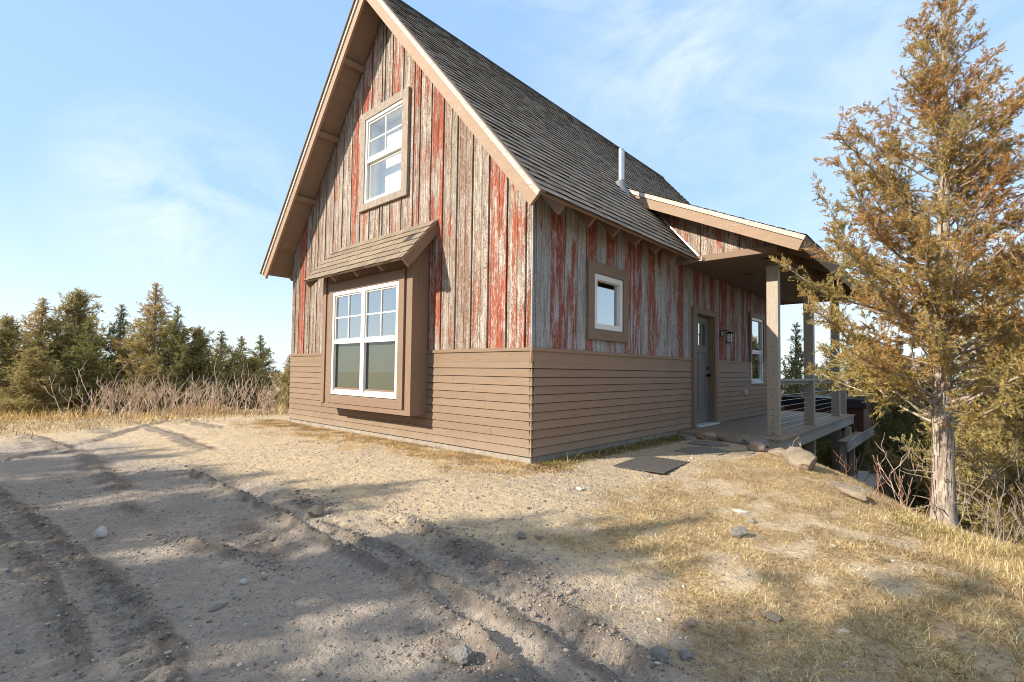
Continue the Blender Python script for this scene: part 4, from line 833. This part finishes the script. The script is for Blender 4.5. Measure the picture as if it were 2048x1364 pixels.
x, y = scatter(9000, 2.8, 5, -.6, 1.4, lambda x, y: np.exp(-((pdist(x, y, CREST)[0])/.13)**2)*sstep(3, 3.4, x), g); blades('mossy_grass', x, y, .03, .002, .7, 27, np.array([(.33, .30, .04), (.42, .33, .06)]))
# fallen leaf litter by the corner
x, y = scatter(5000, -.3, 1.0, -.6, .25, lambda x, y: np.exp(-(((x-.25)/.3)**2+((y+.05)/.2)**2))*np.where((x < .02) & (y > -.02), 0, 1), g)
blades('leaf_litter', x, y, .03, .007, 1.0, 28, np.array([(.24, .14, .07), (.34, .22, .12), (.20, .11, .06), (.42, .30, .07)]))

# ------------------------------------------------------------------ trees
m_leaf, t = new_mat('juniper_foliage'); at = nd(t, 'ShaderNodeAttribute', attribute_name='col')
d = nd(t, 'ShaderNodeBsdfDiffuse', {'Color': at.outputs[0]}); tr = nd(t, 'ShaderNodeBsdfTranslucent', {'Color': at.outputs[0]}); mx = nd(t, 'ShaderNodeMixShader', {0: .38, 1: d.outputs[0], 2: tr.outputs[0]}); nd(t, 'ShaderNodeOutputMaterial', {0: mx.outputs[0]})
def bark(name, a, b):
    m, t = new_mat(name); oc = nd(t, 'ShaderNodeTexCoord').outputs['Object']; n = noise(t, mapping(t, oc, (16, 16, 2.2)), 1.6, 7, .7, .5); n2 = noise(t, oc, 60, 4)
    finish(t, mixc(t, mapr(t, n2, .4, .7, 0, .4), mixc(t, mapr(t, n, .38, .62), a, b), tuple(v*.5 for v in a)), .9, n, 1.0, .03, .15); return m
m_bark = bark('shaggy_bark', (.24, .18, .135), (.66, .57, .48)); m_twig = bark('bare_twigs', (.26, .19, .14), (.44, .36, .29)); m_red = bark('reddish_stems', (.25, .12, .08), (.40, .22, .15))
def sprig(seed, n=18):
    g = np.random.default_rng(seed); V = []
    for i in range(n):
        s = i/(n-1); base = np.array([0, 0, s*.9])
        a = g.uniform(0, 6.28); out = np.array([math.cos(a), math.sin(a), g.uniform(.7, 2.4)]); out /= np.linalg.norm(out); l = (.42*(1-.5*s)+.06)*g.uniform(.7, 1.3); w = np.cross(out, g.normal(0, 1, 3)); w /= np.linalg.norm(w); w *= .048*g.uniform(.8, 1.3)
        V.append([base-w*.3, base+out*l*.45+w, base+out*l, base+out*l*.45-w])
    return np.array(V)          # n,4,3 ; unit length along z
SPR = [sprig(100+i) for i in range(6)]
def stamp_sprigs(P, D, L, col, g):
    """P origins (n,3), D unit dirs, L lengths"""
    n = len(P); Vs = []; Cs = []
    D = D/np.linalg.norm(D, axis=1, keepdims=True); A = np.cross(D, g.normal(0, 1, (n, 3))); A /= np.linalg.norm(A, axis=1, keepdims=True)+1e-9; B = np.cross(D, A)
    k = g.integers(0, len(SPR), n)
    for q in range(len(SPR)):
        m = k == q
        if not m.any(): continue
        T = SPR[q]; V = (T[None, ..., 0, None]*A[m][:, None, None]+T[None, ..., 1, None]*B[m][:, None, None]+T[None, ..., 2, None]*D[m][:, None, None])*L[m][:, None, None, None]+P[m][:, None, None]
        Vs.append(V.reshape(-1, 3)); Cs.append(np.repeat(col[m][:, None, :]*g.uniform(.8, 1.2, (m.sum(), T.shape[0], 1)), 4, 1).reshape(-1, 3))
    return np.concatenate(Vs), np.concatenate(Cs)
def cedar(H, R, rt, nl, seed, t0=.12, dens=1.0, sl=.10, top=.15, low=(.17, .15, .04), high=(.24, .12, .045), alt=(.10, .105, .035), prof=None, lean=(0, 0), limbr=.25, upl=.0, twl=1.0, az=None, lowup=.1, fmin=.16, sexp=.95, lmin=.10, lv=(.55, 1.22)):
    """returns trunk MB, foliage V, C"""
    g = np.random.default_rng(seed); random.seed(seed)
    tr = MB(); path = []
    for i in range(9):
        s = i/8; path.append(Vector((lean[0]*s+.02*H*(vn(np.array(s*3.), np.array(seed*1.))-.5)*s, lean[1]*s+.02*H*(vn(np.array(s*3.), np.array(seed*2.+.5))-.5)*s, H*s)))
    P = lambda s: path[min(7, int(s*8))].lerp(path[min(7, int(s*8))+1], s*8-min(7, int(s*8)))
    tr.tube(path, [rt*(1.25 if i == 0 else 1)*(1-i/8)**.8+.008 for i in range(9)], 12, jit=.07)
    SP, SD, SL_, SH = [], [], [], []
    prof = prof or (lambda s: (1-s)**.8*(.55+.45*min(1, s*4)))
    for i in range(nl):
        s = t0+(1-t0)*((i+.5)/nl)**sexp; o = P(min(s, .995)); a = i*2.39996+g.uniform(-.5, .5) if az is None else az(i, g)
        L = R*prof(s)*g.uniform(*lv)+lmin; el = g.uniform(lowup-.2, lowup+.35)+.8*s**1.3+upl
        d = np.array([math.cos(a)*math.cos(el), math.sin(a)*math.cos(el), math.sin(el)]); n = 9; pts = [np.array(o)]; cur = d.copy()
        for q in range(n-1):
            cur = cur+g.normal(0, .10, 3)+np.array([0, 0, .05]); cur /= np.linalg.norm(cur); pts.append(pts[-1]+cur*L/(n-1))
        pts = np.array(pts); r0 = max(.006, rt*limbr*(L/R)**.8*(1-.5*s)); tr.tube(pts, [r0*(1-.85*q/(n-1))+.002 for q in range(n)], 5, cap=False)
        nt = max(3, int(L*17*dens)); 
        for j in range(nt):
            f = g.uniform(fmin, 1)**.75; b = pts[min(n-2, int(f*(n-1)))]; bb = pts[min(n-1, int(f*(n-1))+1)]; fr = f*(n-1)-int(f*(n-1)); o2 = b+(bb-b)*fr; ax = (bb-b)/np.linalg.norm(bb-b)
            d2 = ax*g.uniform(.35, 1.0)+g.normal(0, .55, 3)*np.array([1, 1, .7])+np.array([0, 0, .22]); d2 /= np.linalg.norm(d2); l2 = (.10+.30*(1.05-f)*L/max(R, .1))*g.uniform(.5, 1.3)*twl*(R/1.6)**.5*min(1, .3+L/(.5*R))*(1.15-.55*f)
            if g.random() < .35: tr.tube([o2, o2+d2*l2*.9], [.004, .002], 3, cap=False, sm=False)
            ns = max(2, int(l2/(sl*.42)))
            for q in range(ns):
                e = (q+g.uniform(0, 1))/ns; SP.append(o2+d2*l2*e); dd = d2*.9+g.normal(0, .5, 3); SD.append(dd); SL_.append(sl*g.uniform(.6, 1.25)*min(1, .55+.6*L/(.5*R))); SH.append((s, i, j))
    SP = np.array(SP); SD = np.array(SD); SL_ = np.array(SL_); SH = np.array(SH)
    hh = np.clip(SP[:, 2]/H, 0, 1); lim = _P[(SH[:, 1].astype(int)*7) % 256, (SH[:, 2].astype(int)//3) % 256]
    nzz = vn(SP[:, 0]*2.5+seed, SP[:, 2]*2.5)
    w = np.clip(hh*.8+(lim-.5)*.7+(nzz-.5)*.8, 0, 1)[:, None]; col = np.array(low)*(1-w)+np.array(high)*w; w2 = np.clip((g.random(len(SP))-.75)*3, 0, 1)[:, None]; col = col*(1-w2)+np.array(alt)*w2
    V, C = stamp_sprigs(SP, SD, SL_, col, g)
    return tr, V, C
def put_tree(name, loc, data, label, group=None, cat='tree', bark=m_bark):
    tr, V, C = data; root = empty(name, loc, label, cat, group)
    if name == 'cedar_tree' and 'shaggy' in label:
        for q in range(260):
            z = rc(.05, 1.9); a = rc(0, 6.28); R_ = .076*(1-z/5.05)**.8+.010; L = rc(.06, .22); x0, y0 = R_*math.cos(a)+.013*z/1.9, R_*math.sin(a)+.02*z/1.9; lift = rc(.002, .014); w = rc(.003, .008); tx, ty = -math.sin(a)*w, math.cos(a)*w; ca, sa = math.cos(a)*lift, math.sin(a)*lift
            tr.face([(x0-tx, y0-ty, z), (x0+tx, y0+ty, z), (x0+tx+ca, y0+ty+sa, z+L), (x0-tx*.4+ca, y0-ty*.4+sa, z+L)])
    tr.build('trunk', bark, root)
    F = np.arange(len(V)).reshape(-1, 4); np_mesh('crown', V, F, m_leaf, root, np.concatenate([C, np.ones((len(C), 1))], 1)); return root
def copy_thing(root, loc, rz, sc, label, group=None):
    r = root.copy(); COL.objects.link(r); r.location = loc; r.rotation_euler = (0, 0, rz); r.scale = sc if hasattr(sc, '__len__') else (sc,)*3; r['label'] = label
    if group: r['group'] = group
    elif 'group' in r: del r['group']
    for ch in list(root.children): c = ch.copy(); COL.objects.link(c); c.parent = r
    return r
# main cedar by the deck
def mprof(s): return float(np.interp(s, [.2, .3, .42, .52, .62, .72, .82, .92, 1], [.85, 1.0, 1.0, .86, .66, .46, .32, .20, .06]))
tb = (3.45, 1.74); 
main_c = cedar(5.05, 1.62, .076, 170, 31, t0=.19, dens=1.75, sexp=1.15, sl=.075, low=(.44, .36, .14), high=(.50, .27, .10), alt=(.16, .16, .07), prof=mprof, lean=(.08, .1), limbr=.21, lowup=.10, lv=(.4, 1.12))
big = put_tree('cedar_tree', (tb[0], tb[1], gz(*tb)-.06), main_c, 'large rust tinged cedar with pale shaggy trunk beside the deck')
# tree variants for the background
cone = lambda s: (1-s)**1.05*(.75+.25*min(1, s*6))+.015
kw = dict(t0=.02, prof=cone, fmin=.05, lmin=.03, lv=(.5, 1.3), limbr=.22, lowup=.38)
kwA = dict(kw, prof=lambda s: (1-s)**.62*(.7+.3*min(1, s*6))*.92+.01, lv=(.4, 1.35), lowup=.5)
vA = cedar(3.9, 2.0, .055, 135, 41, dens=1.0, sl=.15, low=(.46, .40, .18), high=(.44, .35, .16), alt=(.17, .18, .07), twl=1.2, **kwA)
vB = cedar(4.3, 1.75, .065, 120, 42, dens=1.0, sl=.15, low=(.44, .38, .17), high=(.54, .38, .16), alt=(.16, .17, .065), twl=1.2, **kw)
vC = cedar(3.0, 1.15, .045, 90, 43, dens=1.2, sl=.13, low=(.30, .28, .10), high=(.28, .26, .10), alt=(.13, .14, .055), twl=1.2, **kw)
vD = cedar(6.0, 2.3, .11, 120, 44, dens=.9, sl=.17, low=(.17, .17, .055), high=(.16, .15, .055), alt=(.10, .11, .042), twl=1.2, **kw)
def bt(x, y, top, src, label, H, rz, grp=None, wide=1.0, name='cedar_tree'):
    z = gz(x, y)-.1; s = (top-z)/H
    if src[1] is None: src[1] = put_tree(name, (x, y, z), src[0], label, grp); r = src[1]; r.rotation_euler.z = rz; r.scale = (s*wide, s*wide, s); return r
    return copy_thing(src[1], (x, y, z), rz, (s*wide, s*wide, s), label, grp)
sA, sB, sC, sD = [vA, None], [vB, None], [vC, None], [vD, None]
GL = 'cedars lining the left edge of the yard'
bt(-15.1, -.26, 3.5, sB, 'tallest cedar on the left with an orange tinged centre', 4.3, 0, GL, 1.35)
bt(-16.9, -1.9, 3.1, sA, 'broad olive cedar in the middle of the left clump', 3.9, 1, GL, 1.05)
bt(-16.7, -2.7, 2.9, sB, 'pointed cedar just left of the broad olive cedar', 4.3, 2, GL, 1.5)
bt(-15.3, -3.5, 2.1, sA, 'low spreading cedar at the left edge of the photo', 3.9, 3, GL, 1.2)
bt(-14.6, -1.9, 2.2, sC, 'dark cedar in the gap left of the tallest cedar', 3.0, .5, GL, 1.3)
bt(-16.4, -.9, 2.85, sC, 'slim cedar leaning on the left side of the tallest cedar', 3.0, 2.2, GL, 1.1)
bt(-14.3, .15, 2.75, sC, 'slim cedar on the right side of the tallest cedar', 3.0, 4, GL, 1.1)
bt(-14.8, .9, 2.1, sA, 'short bushy cedar right of the slim cedars', 3.9, 5, GL, 1.15)
bt(-16.3, 2.0, 2.2, sC, 'first small spire cedar toward the cabin', 3.0, 1.5, GL, 1.5)
bt(-16.9, 2.9, 2.1, sC, 'second small spire cedar toward the cabin', 3.0, 2.9, GL, 1.5)
bt(-15.8, 3.2, 2.1, sC, 'third small spire cedar toward the cabin', 3.0, .4, GL, 1.5)
bt(-13.6, 2.1, 1.2, sA, 'low olive cedar bush in front of the small spires', 3.9, .7, GL, 1.5)
bt(-12.0, 2.6, 1.35, sB, 'brownish cedar bush next to the cabin corner', 4.3, 3.3, GL, 1.3)
bt(-9.6, 1.9, 1.9, sC, 'thin cedar half hidden by the left cabin corner', 3.0, 3.6, GL, .8)
bt(-14.0, -3.0, 1.3, sA, 'low olive bush in front of the broad olive cedar', 3.9, 4.4, GL, 1.5)
bt(-13.5, -.6, 1.2, sA, 'low olive bush in front of the tallest cedar', 3.9, 2.4, GL, 1.5)
bt(-11.0, 2.9, .9, sA, 'dark low bush against the cabin corner', 3.9, 1.4, GL, 1.5)
bt(-13.9, 4.6, 1.3, sA, 'low bush behind the cabin corner', 3.9, .2, GL, 1.6)
bt(-18.5, -5.2, 2.6, sA, 'cedar beyond the left frame edge', 3.9, 2.5, GL, 1.2)
GR_ = 'cedars in the hollow behind the deck'
bt(-.4, 13.9, 2.5, sC, 'pointed dark cedar seen between the first two porch posts', 3.0, .3, GR_, .9)
bt(-.2, 17.7, 2.1, sD, 'far cedar seen between the second and third porch posts', 6.0, 1.3, GR_, .8)
bt(1.5, 13.2, 1.9, sA, 'cedar rising behind the hot tub corner', 3.9, 2.2, GR_, .9)
bt(2.5, 11.0, 1.9, sD, 'dark cedar in the hollow left of the big trunk', 6.0, 4.2, GR_, .8)
bt(3.3, 8.6, 2.1, sD, 'tall dark cedar directly behind the big trunk', 6.0, 5.1, GR_, .85)
bt(4.3, 7.6, 2.4, sD, 'dark cedar behind and right of the big trunk', 6.0, 3.1, GR_, .8)
bt(5.4, 6.4, 3.0, sD, 'tall cedar crowding the right edge of the photo', 6.0, 2.0, GR_, .8)
bt(4.35, 4.5, .75, sA, 'sunlit low cedar sapling right of the big trunk', 3.9, 1.9, GR_, .75)
bt(5.3, 4.4, 1.6, sB, 'rust tinted cedar at the right edge below the tall ones', 4.3, .9, GR_, .9)
bt(4.55, 4.7, 3.3, sB, 'rusty cedar filling the right edge behind the big trunk', 4.3, 2.7, GR_, 1.0)
bt(3.95, 6.3, 1.6, sA, 'dark bushy cedar low behind the big trunk', 3.9, 3.7, GR_, .9)
bt(1.9, 15.8, 1.8, sB, 'distant cedar above the lower platform', 4.3, 4.4, GR_, 1.1)
bt(5.0, 11.5, 2.4, sD, 'cedar deep in the hollow at far right', 6.0, .2, GR_, .9)
bt(-.6, 21.0, 2.2, sD, 'distant cedar on the far slope', 6.0, .8, GR_, 1)
GB = 'cedars behind the photographer'
for i, (x, y, top, w) in enumerate([(-2.1, -8.6, 5.3, .75), (-3.9, -8.2, 4.6, .75), (-5.9, -9.3, 4.5, .75), (-.2, -8.3, 4.5, .75), (-8.6, -9.6, 4.6, .8), (2.0, -8.8, 4.4, .8)]):
    bt(x, y, top, sD, 'dark cedar standing out of frame behind the viewpoint', 6.0, i*1.7, GB, w)
vE = cedar(5.2, 1.9, .12, 80, 45, t0=.12, dens=.8, sl=.17, low=(.17, .17, .055), high=(.16, .15, .055), alt=(.10, .11, .042), twl=1.3, prof=lambda s: (1-s)**.42*(.5+.5*min(1, s*3))+.05, fmin=.1, lv=(.5, 1.2), lowup=.3)
sE = [vE, None]
for i, (x, y, top, w) in enumerate([(-2.5, -9.6, 5.0, 1.0), (-4.4, -10.1, 5.0, 1.0), (-6.3, -10.6, 5.1, 1.0), (-.7, -9.9, 4.9, 1.0), (-8.5, -11.3, 5.2, 1.1), (1.1, -9.7, 4.8, .95), (3.2, -10.2, 4.9, 1.0), (-3.4, -7.9, 2.6, .8), (.4, -7.2, 2.5, .9), (2.2, -7.4, 2.4, .9), (-5.4, -8.3, 3.3, .9), (-.2, -8.8, 4.9, 1.0), (1.7, -9.2, 4.9, .9)]):
    bt(x, y, top, sE, 'dark cedar standing out of frame behind the viewpoint', 5.2, i*1.3, GB, w)

# distant ridge of scrub beyond the yard
# ------------------------------------------------------------------ bare shrubs
def sumac(seed, H=.95, ns=7, spread=.35, r=.011):
    g = np.random.default_rng(seed); mb = MB()
    for i in range(ns):
        b = Vector((g.normal(0, spread*.5), g.normal(0, spread*.5), 0)); 
        def grow(p, d, L, rr, dep):
            pts = [p]; cur = d
            for q in range(4): cur = (cur+Vector(g.normal(0, .13, 3))+Vector((0, 0, .12))).normalized(); pts.append(pts[-1]+cur*L/4)
            mb.tube(pts, [rr*(1-.12*q) for q in range(5)], 5, cap=True, jit=.1)
            if dep < 2:
                for _ in range(int(g.integers(1, 3))): a = g.uniform(0, 6.28); grow(pts[int(g.integers(2, 5))], (cur+Vector((math.cos(a), math.sin(a), .1))*.75).normalized(), L*g.uniform(.45, .75), rr*.72, dep+1)
        a = g.uniform(0, 6.28); grow(b, Vector((math.cos(a)*.35, math.sin(a)*.35, 1)).normalized(), H*g.uniform(.45, .6), r*g.uniform(.8, 1.2), 0)
    return mb
GS = 'bare sumac clumps before the cedars'; m_stem = bark('pale_stems', (.52, .37, .27), (.78, .63, .50)); protos = []
for k in range(4): protos.append(sumac(60+k, 1.1, 9, .6, .008))
pm = []
for i, px_ in enumerate(np.linspace(0, 1, 20)):
    x = -12.3+3.4*px_+rc(-.2, .2); y = -2.0+2.95*px_+rc(-.35, .35); z = gz(x, y)-.03
    if i < 4: o = protos[i].build('sumac_shrub', m_stem, None, loc=(x, y, z)); pm.append(o)
    else: o = pm[i % 4].copy(); COL.objects.link(o); o.location = (x, y, z)
    o.rotation_euler = (0, 0, i*1.3); s = rc(.8, 1.25); o.scale = (s*1.2, s*1.2, s); tag(o, 'bare pale branching sumac clump in the row before the cedars', 'shrub', GS)
# bare brush round the big trunk and along the slope edge
GBR = 'bare brush on the slope edge'
def brush(x, y, H, ns, seed, mat, label, r=.006, name='bare_shrub', spread=.3, grp=None):
    mb = sumac(seed, H, ns, spread, r); o = mb.build(name, mat, None, loc=(x, y, gz(x, y)-.03)); return tag(o, label, 'shrub', grp)
brush(3.78, 1.45, .75, 9, 71, m_twig, 'tangle of bare grey twigs right of the big trunk', .006)
brush(4.05, 1.1, .6, 10, 72, m_twig, 'bare twig tangle at the right edge above the grass', .005)
brush(3.2, 1.8, .70, 3, 73, m_stem, 'leafless pale sapling left of the big trunk', .005, spread=.12)
brush(2.96, 1.75, .5, 3, 74, m_red, 'reddish bare stems with curled tips on the slope edge', .006, spread=.2)
brush(3.3, 1.25, .4, 3, 75, m_red, 'short reddish stems at the foot of the big trunk', .006, spread=.2)
brush(2.72, 2.15, .38, 2, 76, m_red, 'thin reddish stems rising beside the angular boulder', .005, spread=.3)
brush(1.95, 3.3, .35, 3, 77, m_stem, 'small bare pale twig on the rock by the deck corner', .005, spread=.15)
brush(4.2, 2.1, 1.5, 5, 78, m_twig, 'tall grey bare shrub behind the right hand brush', .010, spread=.3)
brush(3.6, 3.4, 1.3, 6, 79, m_twig, 'dead grey branches in the hollow beyond the trunk', .009, spread=.6)
brush(2.6, 5.4, 1.4, 7, 80, m_twig, 'dead branches in the shade behind the bench', .010, spread=.9)
brush(3.0, 7.4, 1.8, 8, 81, m_twig, 'dead twiggy thicket deep in the shaded hollow', .010, spread=1.3)
# dead low snags on the big trunk
z0 = gz(*tb)
g = np.random.default_rng(90)
for i in range(26):
    a = g.uniform(0, 6.28); z = z0+g.uniform(.15, 1.5); d = Vector((math.cos(a), math.sin(a), g.uniform(-.15, .35))); p = Vector((tb[0]+.06*math.cos(a)+.02, tb[1]+.06*math.sin(a)+.02, z)); L = g.uniform(.06, .42); pts = [p]
    for q in range(4): d = (d+Vector(g.normal(0, .2, 3))).normalized(); pts.append(pts[-1]+d*L/4)
    mb = MB(); mb.tube([q-Vector((tb[0], tb[1], z0-.06)) for q in pts], [.007, .006, .005, .004, .002], 5, cap=False); mb.build('dead_twig', m_twig, big)
# dried stalks by the wall
mb = MB()
for i in range(26):
    x = rc(.04, .4); y = rc(.1, 3.3); z = gz(x, y); h = rc(.06, .22); a = rc(0, 6.28); mb.tube([(x, y, z-.01), (x+.3*h*math.cos(a), y+.3*h*math.sin(a), z+h*.6), (x+.8*h*math.cos(a), y+.8*h*math.sin(a), z+h)], [.0022, .0018, .001], 4, cap=False)
tag(mb.build('dried_stalks', m_stem), kind='stuff')
